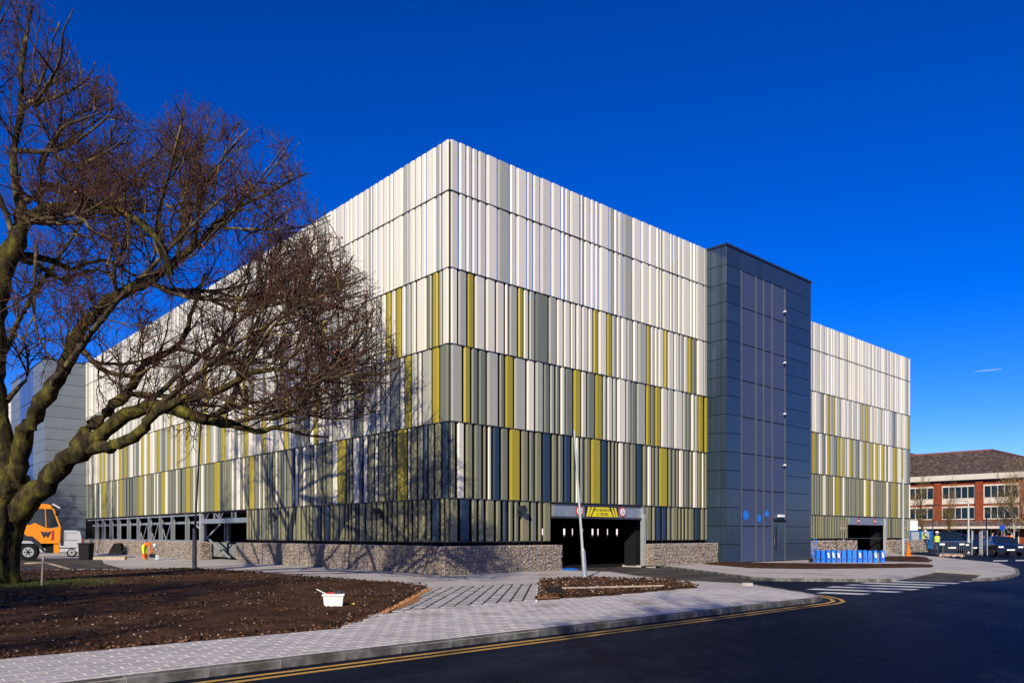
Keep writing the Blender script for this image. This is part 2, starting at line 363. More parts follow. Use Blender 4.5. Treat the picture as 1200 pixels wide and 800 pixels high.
# soil beds with lumpy relief
def vnoise(x, y, s, seed):
    r = np.random.default_rng(seed); T = r.random((64, 64)); x = x/s + 1000; y = y/s + 1000
    xi = np.floor(x).astype(int); yi = np.floor(y).astype(int); fx = x-xi; fy = y-yi; fx = fx*fx*(3-2*fx); fy = fy*fy*(3-2*fy)
    g = lambda a, b: T[a % 64, b % 64]
    return (g(xi,yi)*(1-fx)+g(xi+1,yi)*fx)*(1-fy) + (g(xi,yi+1)*(1-fx)+g(xi+1,yi+1)*fx)*fy
def soil_bed(name, poly, cell, hgt, seed, base=.1, ragged=.12):
    P = np.array(poly); x0, y0 = P.min(0) - .5; x1, y1 = P.max(0) + .5
    nx = int((x1-x0)/cell)+2; ny = int((y1-y0)/cell)+2
    X, Y = np.meshgrid(x0 + np.arange(nx)*cell, y0 + np.arange(ny)*cell, indexing='ij')
    X = X + RNG.uniform(-.3, .3, X.shape)*cell; Y = Y + RNG.uniform(-.3, .3, Y.shape)*cell
    D = np.full(X.shape, 1e9)
    for i in range(len(P)):
        a = P[i]; b = P[(i+1) % len(P)]; d = b-a; t = np.clip(((X-a[0])*d[0] + (Y-a[1])*d[1]) / (d@d+1e-9), 0, 1)
        D = np.minimum(D, np.hypot(X-a[0]-t*d[0], Y-a[1]-t*d[1]))
    ins = inpoly(np.stack([X.ravel(), Y.ravel()], 1), poly).reshape(X.shape)
    sdv = np.where(ins, D, -D) + (vnoise(X, Y, .35, seed+9)-.5)*ragged*2
    Z = base - .03 + np.clip(sdv*.5, -.02, .05) + hgt*np.clip(sdv*1.5, 0, 1)*(vnoise(X, Y, .9, seed)*1.0 + vnoise(X, Y, .3, seed+1)*.6 + vnoise(X, Y, .13, seed+2)*.5)
    ok = sdv > -.06
    idx = np.arange(nx*ny).reshape(nx, ny)
    q = np.stack([idx[:-1,:-1], idx[1:,:-1], idx[1:,1:], idx[:-1,1:]], -1)
    keep = ok[:-1,:-1] & ok[1:,:-1] & ok[1:,1:] & ok[:-1,1:]
    me = np_mesh(name, np.stack([X.ravel(), Y.ravel(), Z.ravel()], 1), q[keep], M['soil'])
    bm = bmesh.new(); bm.from_mesh(me); bmesh.ops.delete(bm, geom=[v for v in bm.verts if not v.link_faces], context='VERTS'); bm.to_mesh(me); bm.free()
    link(name, me, kind='structure')
soilA = [gp(-160, 787), gp(0, 772.7), gp(120, 762), gp(240, 751), gp(330, 743), gp(398, 737), gp(440, 722), gp(470, 708), gp(500, 690), gp(503, 686), gp(480, 683.5), gp(425, 679.5), gp(350, 674.5), gp(280, 668.5), gp(225, 665.5), gp(145, 668), gp(80, 668), gp(-40, 668.5), gp(-200, 672)]
soil_bed('soil', soilA, .11, .035, 3)
soilB = [gp(631, 683), gp(636, 679.5), gp(660, 678), gp(700, 678), gp(780, 680.2), gp(800, 683), gp(822, 688), gp(790, 691), gp(720, 697.5), gp(660, 701), gp(628, 703)]
soil_bed('soil', soilB, .09, .045, 5)
soil_bed('soil', [gp(812, 659.3), gp(860, 659.2), gp(960, 660.6), gp(1094, 661.5), gp(1094, 664.5), gp(950, 666.5), gp(880, 665.5), gp(838, 661.8)], .14, .05, 7)
soil_bed('soil', [gp(1033, 652.5), gp(1085, 652.5), gp(1093, 656), gp(1090, 658.6), gp(1033, 657.4)], .14, .08, 8)
flat_poly('sand_patch', [gp(626, 704), gp(628, 699.5), gp(645, 697.5), gp(662, 699.5), gp(655, 702.5)], .15, M['rust'])
flat_poly('sand_patch', [gp(462, 712), gp(478, 702), gp(495, 699.5), gp(490, 705), gp(478, 711), gp(466, 715)], .128, M['rust'])

def rocks(n, pos, size, seed, squash=.7):
    r = np.random.default_rng(seed); t = (1+5**.5)/2
    base = np.array([(-1,t,0),(1,t,0),(-1,-t,0),(1,-t,0),(0,-1,t),(0,1,t),(0,-1,-t),(0,1,-t),(t,0,-1),(t,0,1),(-t,0,-1),(-t,0,1)], float) / 1.9
    fc = np.array([(0,11,5),(0,5,1),(0,1,7),(0,7,10),(0,10,11),(1,5,9),(5,11,4),(11,10,2),(10,7,6),(7,1,8),(3,9,4),(3,4,2),(3,2,6),(3,6,8),(3,8,9),(4,9,5),(2,4,11),(6,2,10),(8,6,7),(9,8,1)])
    sc_ = r.uniform(.65, 1.35, (n, 1, 3)) * size[:, None, None]
    V = base[None] * sc_ * r.uniform(.8, 1.15, (n, 12, 1))
    a = r.uniform(0, 6.28, n); b = r.uniform(-.7, .7, n)
    ca, sa, cb, sb = np.cos(a)[:,None], np.sin(a)[:,None], np.cos(b)[:,None], np.sin(b)[:,None]
    x = V[...,0]*ca - V[...,1]*sa; y = V[...,0]*sa + V[...,1]*ca; z = V[...,2]*squash
    V = np.stack([x, y*cb - z*sb, y*sb + z*cb], -1) + pos[:, None, :]
    return V.reshape(-1, 3), (fc[None] + (np.arange(n)*12)[:, None, None]).reshape(-1, 3)
def scatter(poly, n, seed, z, smin, smax, m, name, label=None):
    r = np.random.default_rng(seed); P = np.array(poly); a = P.min(0); b = P.max(0)
    q = r.uniform(a, b, (n*4, 2)); q = q[inpoly(q, poly)][:n]
    keep = (q[:,1] > 2); q = q[keep]
    s = r.uniform(0, 1, len(q))**3 * (smax - smin) + smin
    V, Fc = rocks(len(q), np.column_stack([q, np.full(len(q), z) + s*.2]), s, seed)
    link(name, np_mesh(name, V, Fc, m), kind='stuff', label=label, cat='stones')
M['peb'] = mat('pale pebble', (.30, .24, .20), .9, island=.7)
M['grit'] = mat('brown grit', (.16, .085, .045), .95, island=.5)
M['clod'] = mat('soil clod', (.060, .029, .015), .95, island=.8)
scatter(soilA, 6500, 1, .15, .006, .024, M['peb'], 'pebbles', 'pale pebbles scattered over the large dark soil bed')
scatter(soilA, 14000, 2, .145, .012, .05, M['clod'], 'soil_clods', 'lumpy dark clods covering the large soil bed under the oak')
sand_edge = [(p[0], p[1]) for p in soil_edge[1:]] + [(p[0] - .10, p[1] + .16) for p in soil_edge[1:]][::-1]
scatter(sand_edge, 1100, 12, .125, .008, .03, M['grit'], 'sandy_grit', 'orange sandy grit along the paving edge of the large soil bed')
scatter([gp(500, 691), gp(446, 720), gp(452, 720), gp(506, 691)], 700, 13, .13, .01, .04, M['rust'], 'sandy_grit', 'orange sandy grit beside the strip slabs')
scatter(soilB, 700, 3, .18, .01, .03, M['peb'], 'pebbles', 'pale pebbles in the small soil island by the leaning post')
scatter(soilB, 1500, 4, .17, .02, .07, M['clod'], 'soil_clods', 'brown clods of the small soil island by the leaning post')

# ---------------- the car park building ----------------
B = thing('car_park_building', 'multi-storey car park clad in cream, grey, olive, navy and yellow upright metal panels', 'building', (CX, CY, 0), ANG)
ZR = [17.8, 15.70, 12.56, 9.46, 6.30, 3.16, 1.36]
UEND = u_at(1066, 3.1)
TU0, TU1, TV = 18.3, 28.03, -1.3
VE = 56.0
unit = {}
PD = .06
def prof(w, h, d=PD):
    a = [(0, 0), (.01*w, -.55*d), (.17*w, -d), (.98*w, -.68*d), (w, 0)]      # folded fin: short steep facet, long shallow one
    n = 5; vs = [(x, y, 0) for x, y in a] + [(x, y, h) for x, y in a]
    return (vs, [(i, i+1, i+1+n, i+n) for i in range(n-1)] + [(4, 3, 2, 1, 0), (5, 6, 7, 8, 9), (0, 5, 9, 4)])
panels = []        # (face, s0, width, z0, h, colour, v0, dep)
def fill(face, a, b, z0, z1, pal, gap, wm, specials=(), v0=0.0, seed=1, dj=.05):
    r = random.Random(seed); sp = sorted([s for s in specials if a + .02 < s[0] and s[1] < b + .3])
    cuts = [a]; 
    segs = []; cur = a
    for (s, e, c) in sp:
        if s > cur + .18: segs.append((cur, s - gap, None))
        segs.append((max(s, cur), e, c)); cur = e + gap
    if b - cur > .15: segs.append((cur, b, None))
    last = None
    for (s, e, c) in segs:
        if c: panels.append((face, s, e - s, z0, z1 - z0, c, v0, PD + r.uniform(0, .03))); last = c; continue
        n = max(1, round((e - s + gap) / (wm + gap))); ws = [r.choice((.5, .62, .8, .95, 1.45, 1.65)) for _ in range(n)]
        tot = (e - s) - gap*(n-1)
        if tot < .1: continue
        k = tot / sum(ws); x = s
        for wi in ws:
            while True:
                c2 = r.choices([p[0] for p in pal], [p[1] for p in pal])[0]
                if c2 != last or (c2 == 'cream' and z0 > 9) or (c2 == 'olive' and z0 < 3): break
            last = c2
            panels.append((face, x, wi*k, z0, z1 - z0, c2, v0, PD + r.uniform(0, .03))); x += wi*k + gap
PAL = [[('cream', 6), ('pale', 4), ('lgrey', 3.5)], [('cream', 6), ('pale', 4), ('lgrey', 3.5)],
       [('cream', 4), ('pale', 3), ('lgrey', 6), ('mid', .6)], [('lgrey', 6), ('mid', 4), ('cream', 2.2), ('pale', 2)],
       [('cream', 2.2), ('olive', 5), ('navy', .001), ('mid', 3)], [('olive', 8), ('navy', .3), ('mid', 1.2)]]
PALL = [PAL[0], PAL[1], PAL[2], [('pale', 3), ('mid', 3), ('cream', 2), ('lgrey', 5)], [('cream', 2), ('olive', 5), ('navy', 1.0), ('mid', 3)], [('olive', 8), ('navy', .8), ('mid', 1)]]
GAP = [.09, .09, .11, .125, .15, .17]; WM = [.38, .38, .34, .35, .24, .25]
def SU(lst, col, v0=0.0): return [(u_at(a, v0), u_at(b, v0), col) for a, b in lst]
def SV(lst, col): return [(v_at(b), v_at(a), col) for a, b in lst]
right_sp = {2: SU([(547,554),(607,611.5),(695,699.5),(711,715.5),(758,761),(778,781),(806.5,809.5)], 'yellow') + SU([(537,545.5)], 'lgrey') + SU([(555.5,567)], 'pale'),
            3: SU([(543,549.5),(592,600),(672,679),(697.5,704.5),(757,761),(767.5,773),(818.5,823),(825.5,829.5)], 'yellow') + SU([(528,541)], 'lgrey') + SU([(561,568)], 'mid') + SU([(570,582.5)], 'lgrey'),
            4: SU([(597,608),(692.5,702.5),(772.5,781)], 'yellow') + SU([(528,535),(577.5,584),(636,644),(661,667),(704.5,710),(746,751)], 'navy'),
            5: SU([(539,549),(589,592.5),(769,773),(775,779.5),(814,819)], 'navy')}
left_sp = {2: SV([(454,458.3),(465.5,470.5),(508.5,514),(378,381),(330,333),(285,288),(240,242.5),(200,202)], 'yellow'),
           3: SV([(508,515),(476,482),(117,119.5),(122,124),(140,142),(146,148.5),(166,168.5),(174,176),(184,187),(197,200),(208,211),(219,222),(233,237),(243,246.5),(260,264),(287,291),(308,312),(334,338),(369,373)], 'yellow'),
           4: SV([(121,124),(140.5,143.5),(163,167),(189.5,193.5),(218.5,223),(252,258),(293,298),(397.5,405.5),(467,477)], 'yellow') + SV([(519.5,525.5)], 'navy'),
           5: SV([(507.5,515)], 'navy')}
wing_sp = {2: SU([(969,972),(976,978),(1009,1010.8),(1015,1017),(1063.5,1066)], 'yellow', 3.1), 3: SU([(952,956),(969.5,972.4),(981,984),(987,989),(996,998),(1011,1015),(1020,1023),(1026,1028),(1033,1036),(1047,1051),(1056,1058)], 'yellow', 3.1),
           4: SU([(980,984),(1015,1018.5),(1046,1050)], 'yellow', 3.1)}
DU0, DU1 = u_at(993, 3.1), u_at(1034, 3.1)
LV = v_at(290)
for k in range(6):
    z1 = ZR[k]; z0 = ZR[k+1] + .05; sd_ = 40 + max(k, 1)
    if k < 5: fill('R', .03, TU0 - .02, z0, z1, PAL[k], GAP[k], WM[k], right_sp.get(k, ()), seed=sd_)
    else:
        fill('R', .03, ENT0 - .05, z0, z1, PAL[k], GAP[k], WM[k], right_sp[k], seed=sd_); fill('R', ENT1 + .12, TU0 - .02, z0, z1, PAL[k], GAP[k], WM[k], right_sp[k], seed=sd_+1)
    if k < 5: fill('L', .03, VE, z0, z1, PALL[k], GAP[k], WM[k]*1.08, left_sp.get(k, ()), seed=sd_+20)
    else: fill('L', .03, LV, z0, z1, PALL[k], GAP[k], WM[k], left_sp[k], seed=sd_+20)
    if k < 5: fill('R', TU1 + .05, UEND, z0, z1, PAL[k], GAP[k], WM[k], wing_sp.get(k, ()), v0=3.1, seed=sd_+40)
    else:
        fill('R', TU1 + .05, DU0 - .05, z0, z1, PAL[k], GAP[k], WM[k], (), v0=3.1, seed=sd_+40); fill('R', DU1 + .1, UEND, z0, z1, PAL[k], GAP[k], WM[k], (), v0=3.1, seed=sd_+41)
    if k < 4: fill('L', 72.2, 96, z0, z1, PAL[0], .06, .5, (), v0=-2.2, seed=sd_+60)
def pxarea(p):
    face, s, wd, z0, h, c, v0, d = p
    a, b = (W(s, v0), W(s+wd, v0)) if face == 'R' else (W(v0, s), W(v0, s+wd))
    return abs(a[0]/a[1] - b[0]/b[1]) * F * h * F / a[1]
panels.sort(key=pxarea, reverse=True)
stf = {}
pm = {}
for i, (face, s, wd, z0, h, c, v0, d) in enumerate(panels):
    z0j = z0 + random.uniform(-.006, .006)
    if i < 298:
        key = (c, face)
        if key not in pm:
            vs, fs = prof(1, 1, 1)
            if face == 'L': vs = [(1 - x, y, z) for x, y, z in vs]
            pm[key] = MB().add(vs, fs, M[c]).mesh('cladding_panel')
        o = link('cladding_panel', pm[key], B)
        o.location = (s, v0, z0j) if face == 'R' else (v0, s + wd, z0j)
        if face == 'L': o.rotation_euler = (0, 0, -math.pi/2)
        o.scale = (wd, d, h)
    else:
        vs, fs = prof(wd, h, d)
        if face == 'L': vs = [(wd - x, y, z) for x, y, z in vs]
        mb = stf.setdefault('x', MB())
        if face == 'R': mb.add([(s+x, v0+y, z0j+z) for x, y, z in vs], fs, M[c])
        else: mb.add([(v0+y, s+wd-x, z0j+z) for x, y, z in vs], fs, M[c])
stf['x'].build('cladding_panels', None, B, kind='stuff')
# rails behind each joint
rl = MB()
for k, z in enumerate(ZR):
    zz = z - .02 if k == 0 else z + .005
    if k == 0: zz = 17.35
    rl = MB(); u1 = TU0 if k < 6 else ENT0
    rl.box(.02, u1, .02, .12, zz, zz+.06); rl.box(TU1, UEND, 3.12, 3.22, zz, zz+.06); rl.box(.02, .12, .125, VE if k < 6 else LV, zz, zz+.06)
    if k in (1, 2, 3, 4, 5):
        rl.box(-.10, TU0 - .01, -.10, -.0, z + .008, z + .032); rl.box(-.10, -.0, 0.001, VE, z + .008, z + .032); rl.box(TU1, UEND, 3.0, 3.1, z+.008, z+.032)
    rl.build('cladding_rail', M['rail'], B)
MB().box(.14, .24, .14, .24, 3.2, 17.6).build('corner_post', M['rail'], B); MB().box(-.05, 0.0, -.05, 0.0, 1.36, 17.7).build('corner_trim', M['rail'], B)
for u in np.arange(3.5, TU0, 3.6): MB().box(u, u+.09, .13, .25, 12.56, 17.5).build('screen_post', M['rail'], B)
for v in np.arange(3.5, VE, 3.6): MB().box(.13, .25, v, v+.09, 12.56, 17.5).build('screen_post', M['rail'], B)
# near-black backing behind the cladding, in place of shaded decks
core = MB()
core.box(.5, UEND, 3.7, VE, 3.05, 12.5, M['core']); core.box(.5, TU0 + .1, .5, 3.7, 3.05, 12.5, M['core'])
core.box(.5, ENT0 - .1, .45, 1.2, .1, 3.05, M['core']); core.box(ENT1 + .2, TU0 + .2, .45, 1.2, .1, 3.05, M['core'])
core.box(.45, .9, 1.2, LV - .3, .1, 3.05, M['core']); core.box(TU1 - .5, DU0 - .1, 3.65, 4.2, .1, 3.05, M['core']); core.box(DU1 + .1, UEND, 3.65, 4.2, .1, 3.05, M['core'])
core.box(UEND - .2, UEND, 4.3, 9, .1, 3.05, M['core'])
core.build('shade_backing', None, B)
MB().box(.3, UEND - .3, 4, VE - .2, 12.505, 12.56, M['slab']).build('roof_deck', None, B)
pc = MB(); pc.box(.5, TU0, .45, .6, 12.562, 12.78); pc.box(.45, .6, .605, VE-.3, 12.562, 12.78); pc.box(TU1, UEND-.4, 3.55, 3.7, 12.562, 12.78); pc.build('roof_upstand', M['core'], B)
# ground level interior, its shade coloured in: floor and a slatted rear wall
iw = MB(); iw.box(12, 12.3, 20.4, VE-.5, .1, 3.05); iw.box(.5, 12, VE-.5, VE-.2, .1, 3.05); iw.build('shade_backing', M['core'], B)
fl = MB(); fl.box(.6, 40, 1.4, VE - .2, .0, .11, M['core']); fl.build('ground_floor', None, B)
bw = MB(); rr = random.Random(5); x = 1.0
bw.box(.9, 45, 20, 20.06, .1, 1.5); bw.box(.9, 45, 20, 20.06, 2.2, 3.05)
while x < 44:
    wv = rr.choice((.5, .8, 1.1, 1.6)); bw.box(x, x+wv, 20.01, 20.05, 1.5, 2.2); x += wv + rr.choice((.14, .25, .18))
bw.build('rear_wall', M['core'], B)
MB().box(9, 9.3, 1.3, 2, .1, .11, M['core'])
for (x, y) in ((3, 8), (8.5, 8), (14, 8), (3, 14), (8.5, 14), (14, 14)): MB().box(x, x+.35, y, y+.35, .1, 3.05).build('column', M['core'], B)

# stair tower
t = MB(); t.box(TU0 + .04, TU1 - .04, TV + .05, 6, .1, 17.7, M['core']); t.build('stair_tower', None, B)
ROWZ = [17.72] + [16.66 - 1.034*k for k in range(16)] + [.12]
def flatpanel(mb, a, b, z0, z1, g=.018, t=.035): mb.box(a + g, b - g, -t, 0, z0 + g, z1 - g)
def wallpanel(name, a, b, z0, z1, m, origin, rz, parent=B, t=.035, g=.016):
    me = MB(); flatpanel(me, a, b, z0, z1, g, t); o = me.build(name, m, parent, (origin[0], origin[1], 0), rz); return o
cpx = [851.3, 868.7, 886, 895, 905, 920, 950.5]
cu = [u_at(p, TV) for p in cpx]; cu[0] = TU0; cu[-1] = TU1
O = (0, TV + .04)
for i in range(len(ROWZ) - 1):
    z1, z0 = ROWZ[i], ROWZ[i+1]
    for j in range(6):
        if j in (0, 5) or i == 0:
            wallpanel('metal_panel', cu[j], cu[j+1], z0, z1, M['tower'], O, 0)
mz = [ROWZ[1], ROWZ[3], ROWZ[5], ROWZ[7], ROWZ[9], ROWZ[11], ROWZ[13], ROWZ[15], ROWZ[17]]
for j in range(1, 5):
    for i in range(8):
        z0 = mz[i+1]
        if j == 4 and mz[i] < 3.2: 
            continue
        if j == 4 and z0 < 2.6: z0 = 2.62
        wallpanel('mesh_panel', cu[j], cu[j+1], z0, mz[i], M['mesh'], O, 0, t=.02, g=.03)
for j in range(1, 6):
    MB().box(cu[j]-.022, cu[j]+.022, -.07, -.0, .12, ROWZ[1] if j < 6 else 17.7).build('mullion', M['post'], B, (O[0], O[1], 0))
d = wallpanel('door', cu[4]+.08, cu[5]-.06, .14, 2.5, M['tower'], O, 0, t=.05)
MB().box(cu[4]+.35, cu[4]+.5, -.056, -.05, .75, 2.2).build('vision_slot', M['black'], d)
MB().box(cu[4]+.18, cu[4]+.24, -.09, -.05, 1.1, 1.5).build('handle', M['post'], d)
MB().box(cu[4]+.05, cu[5]-.05, -.22, -.0, 2.56, 2.62).build('door_hood', M['capm'], B, (O[0], O[1], 0))
for z in (15.2, 12.1, 9.0, 5.9):
    MB().box(cu[5]-.2, cu[5]-.14, -.2, -.02, z, z+.05).lathe((cu[5]-.3, -.22, z+.0), [(.03,-.05),(.06,.02),(.06,.06)], 10, None, 'y').build('wall_light', M['white'], B, (O[0], O[1], 0))
MB().box(cu[4]+.6, cu[4]+1.1, -.25, -.05, 2.75, 2.9).build('wall_light', M['white'], B, (O[0], O[1], 0))
for (a, z, s) in ((cu[1]+.15, 2.9, 1), (cu[2]+.06, 2.75, .9), (cu[3]+.1, 3.0, .8)):
    r = random.Random(int(a*100)); pts = [(a + s*(.32 + .32*math.cos(g)*r.uniform(.6, 1)), z - s*(.1 + .34*math.sin(g)*r.uniform(.5, 1))) for g in np.linspace(0, 6.0, 11)]
    MB().prism(pts, -.05, -.035).build('blue_film', M['blue'], B, (O[0], O[1], 0))
MB().box(TU0-.06, TU1+.06, TV-.05, 6.05, 17.722, 17.84).build('tower_cap', M['capm'], B)
# side of the tower facing left
for i in range(len(ROWZ) - 1):
    wallpanel('metal_panel', 0, 1.0, ROWZ[i+1], ROWZ[i], M['towerside'], (TU0+.03, .05), -math.pi/2)
    wallpanel('metal_panel', 1.0, 1.33, ROWZ[i+1], ROWZ[i], M['towerside'], (TU0+.03, .05), -math.pi/2)
for i in range(len(ROWZ) - 1):
    wallpanel('metal_panel', 0, 1.4, ROWZ[i+1], ROWZ[i], M['tower'], (TU1-.04, TV+.05), math.pi/2, g=.02)
# second tower at the far left end
V2 = 56.08
MB().box(-3.36, 6, V2 + .04, V2 + 16, .1, 17.7, M['core']).build('stair_tower', None, B)
for i in range(len(ROWZ) - 1):
    z0, z1 = ROWZ[i+1], ROWZ[i]
    wallpanel('metal_panel', 0, 3.4, z0, z1, M['slate'], (-3.4, V2 + .03), 0)
    for (a, b) in ((0, 5.0), (11.2, 16)): wallpanel('metal_panel', 16-b, 16-a, z0, z1, M['slate'], (-3.37, V2 + 16), -math.pi/2)
for j in range(5):
    for i in range(8): wallpanel('mesh_panel', 16-5.0-1.24*(j+1), 16-5.0-1.24*j, mz[i+1], mz[i] if i else 17.7, M['meshb'] if 'meshb' in M else M['mesh'], (-3.37, V2+16), -math.pi/2, g=.04)
MB().box(-3.45, 6, V2-.02, V2+16.1, 17.722, 17.84).build('tower_cap', M['capm'], B)
MB().box(-1.7, 6, V2+16, 98, .1, 12.5, M['core']).build('shade_backing', None, B)

# steelwork of the open ground storey on the long side
def post(px, u0, w_, z1=3.1, z0=.1, m='galv', name='steel_post'):
    v = v_at(px, u0); MB().box(u0, u0+w_, v, v+w_*1.1, z0, z1).build(name, M[m], B)
for p in (112, 120, 129, 138, 149.5, 161, 174, 187, 201, 218):
    post(p, .0, .16, 3.12, 1.0); post(p+2.2, .3, .12, 3.12, 1.0, 'galvp')
post(235, -.05, .22, 3.12, .1, 'galvp'); post(240, .3, .14, 3.12, .1, 'galvp'); post(264, 3.5, .22, 3.0, .1); post(267, 3.2, .22, 3.0, .1, 'galvp')
v235, v290 = v_at(235), v_at(290)
MB().box(.0, .14, v290 - .2, v235, 2.42, 2.72).build('lintel_beam', M['galv'], B)
for (a, b, z) in ((v235, VE-.3, 1.22), (v235+.2, VE-.3, 2.98)): MB().box(.05, .15, a, b, z, z+.1).build('edge_rail', M['galv'], B)
MB().box(.42, .5, v235+.2, VE-.5, 2.45, 2.62).build('edge_rail', M['galv'], B)
for (p0, p1) in ((162.5, 172.5), (175.5, 185.5), (189.5, 200)):
    a, b = v_at(p0, .3), v_at(p1, .3); mb = MB(); mb.bar((.3, a, 2.55), (.3, (a+b)/2, 1.25), .05); mb.bar((.3, b, 2.55), (.3, (a+b)/2, 1.25), .05); mb.build('brace', M['galvp'], B)
mb = MB(); a, b = v_at(236, .5), v_at(262, .9)
mb.bar((.6, a, 1.75), (.9, b-1, .2), .09); mb.bar((.65, a, 1.2), (.9, v_at(254, .7), 2.35), .09); mb.bar((.3, v_at(222), 2.5), (.3, v_at(233), 1.9), .09); mb.bar((1.4, v_at(270, 1), .15), (1.4, v_at(277, 1), 1.0), .07)
mb.build('brace', M['galvp'], B)
mb = MB()
for p in (250, 256, 271, 275): v = v_at(p); mb.box(.05, .13, v, v+.12, 2.73, 3.1)
mb.bar((.1, v_at(240), 2.75), (.1, v_at(243), 3.1), .06); mb.bar((.1, v_at(254), 2.75), (.1, v_at(251), 3.1), .06); mb.bar((.1, v_at(257), 2.75), (.1, v_at(260), 3.1), .06)
mb.build('hanger', M['galv'], B)
MB().box(2.5, 3.0, v_at(276, 2.5), v_at(241, 2.5), .1, 1.15).build('inner_upstand', mat('grey concrete upstand', (.22, .23, .24), .9, noise=.2, bscale=8), B)

# entrance portal on the short front
e0, e1 = ENT0, ENT1
hd = MB().box(e0+.05, e1-.1, -.16, -.02, 2.55, 3.06).build('entrance_header', M['galv'], B)
MB().box(e0+.05, e1-.1, -.2, -.0, 3.065, 3.12).build('header_rail', M['rail'], B); MB().box(e0+.05, e1-.1, -.2, -.0, 2.46, 2.545).build('header_rail', M['rail'], B)
MB().box(e1-.09, e1+.1, -.3, -.1, .1, 2.75).build('portal_column', M['galvp'], B)
MB().box(e1-.1, e1+.08, -.28, .1, 2.76, 3.12).build('portal_bracket', M['galv'], B)
s0, s1 = u_at(682), u_at(721)
sg = MB().box(s0, s1, -.20, -.165, 2.52, 3.06).build('headroom_sign', mat('navy sign board', (.01, .012, .05), .4), B)
M['syel'] = mat('sign yellow', (.80, .68, .0), .4)
k = s1 - s0
MB().prism([(s0+.30*k, 2.56), (s1-.17*k, 2.56), (s1-.27*k, 3.02), (s0+.30*k-.0*k, 3.02)][:0] + [(s0+.19*k, 2.56), (s1-.17*k, 2.56), (s1-.29*k, 3.02), (s0+.31*k, 3.02)], -.21, -.2015).build('sign_face', M['syel'], sg)
for (b0, t0) in ((.035, .09), (.10, .20)): MB().prism([(s0+b0*k, 2.56), (s0+(b0+.05)*k, 2.56), (s0+(t0+.07)*k, 3.02), (s0+t0*k, 3.02)], -.21, -.2015).build('sign_stripe', M['syel'], sg)
for (b0, t0) in ((.89, .77), (.96, .87)): MB().prism([(s0+(b0-.03)*k, 2.56), (s0+(b0+.02)*k, 2.56), (s0+(t0+.05)*k, 3.02), (s0+(t0-.0)*k, 3.02)], -.21, -.2015).build('sign_stripe', M['syel'], sg)
M['ink'] = mat('sign ink', (.02, .02, .05), .5)
for (tx, z, s) in (('MAX HEADROOM', 2.88, .17), ('2.1 METRES', 2.68, .17)):
    o = link('lettering', text_mesh(tx, s, M['ink']), sg); o.location = ((s0+s1)/2 + .02, -.216, z); o.rotation_euler = (rad(90), 0, 0)
for (pxc) in (675.7, 726):
    u = u_at(pxc); ds = MB().lathe((u, -.18, 2.82), [(.25, -.02), (.25, .015)], 24, M['red'], 'y').build('round_sign', None, B)
    MB().lathe((u, -.205, 2.82), [(.19, -.006), (.19, .006)], 24, M['white'], 'y').build('sign_face', None, ds)
    o = link('lettering', text_mesh('2.1m', .12, M['ink']), ds); o.location = (u, -.218, 2.81); o.rotation_euler = (rad(90), 0, 0)
    MB().prism([(u-.05, 2.95), (u+.05, 2.95), (u, 2.9)], -.222, -.213).prism([(u-.05, 2.69), (u+.05, 2.69), (u, 2.74)], -.222, -.213).build('arrow_mark', M['ink'], ds)
# far doorway in the wing
a, b = DU0, DU1
MB().box(a, b, 2.9, 3.05, 2.5, 3.1).build('entrance_header', M['galv'], B); MB().box(b-.05, b+.22, 2.8, 3.0, .1, 3.1).build('portal_column', M['galvp'], B)
for f in (.23, .7):
    u = a + (b-a)*f; ds = MB().lathe((u, 2.88, 2.82), [(.24, -.01), (.24, .015)], 20, M['red'], 'y').build('round_sign', None, B); MB().box(u-.17, u+.17, 2.85, 2.868, 2.76, 2.88, M['white']).build('sign_face', None, ds)
# wall lamps
def wall_lamp(x, y, rz, z):
    o = MB().box(-.05, .05, -.1, .0, -.25, .05).prism([(-.16,-.05),(.16,-.05),(.17,.0),(.10,.16),(0,.22),(-.10,.16),(-.17,.0)], -.42, -.1).build('wall_lamp', M['capm'], B, (x, y, z), rz)
wall_lamp(u_at(606), -.08, 0, 2.75); wall_lamp(-.08, v_at(449), -math.pi/2, 2.7); wall_lamp(-.08, v_at(325), -math.pi/2, 2.7)

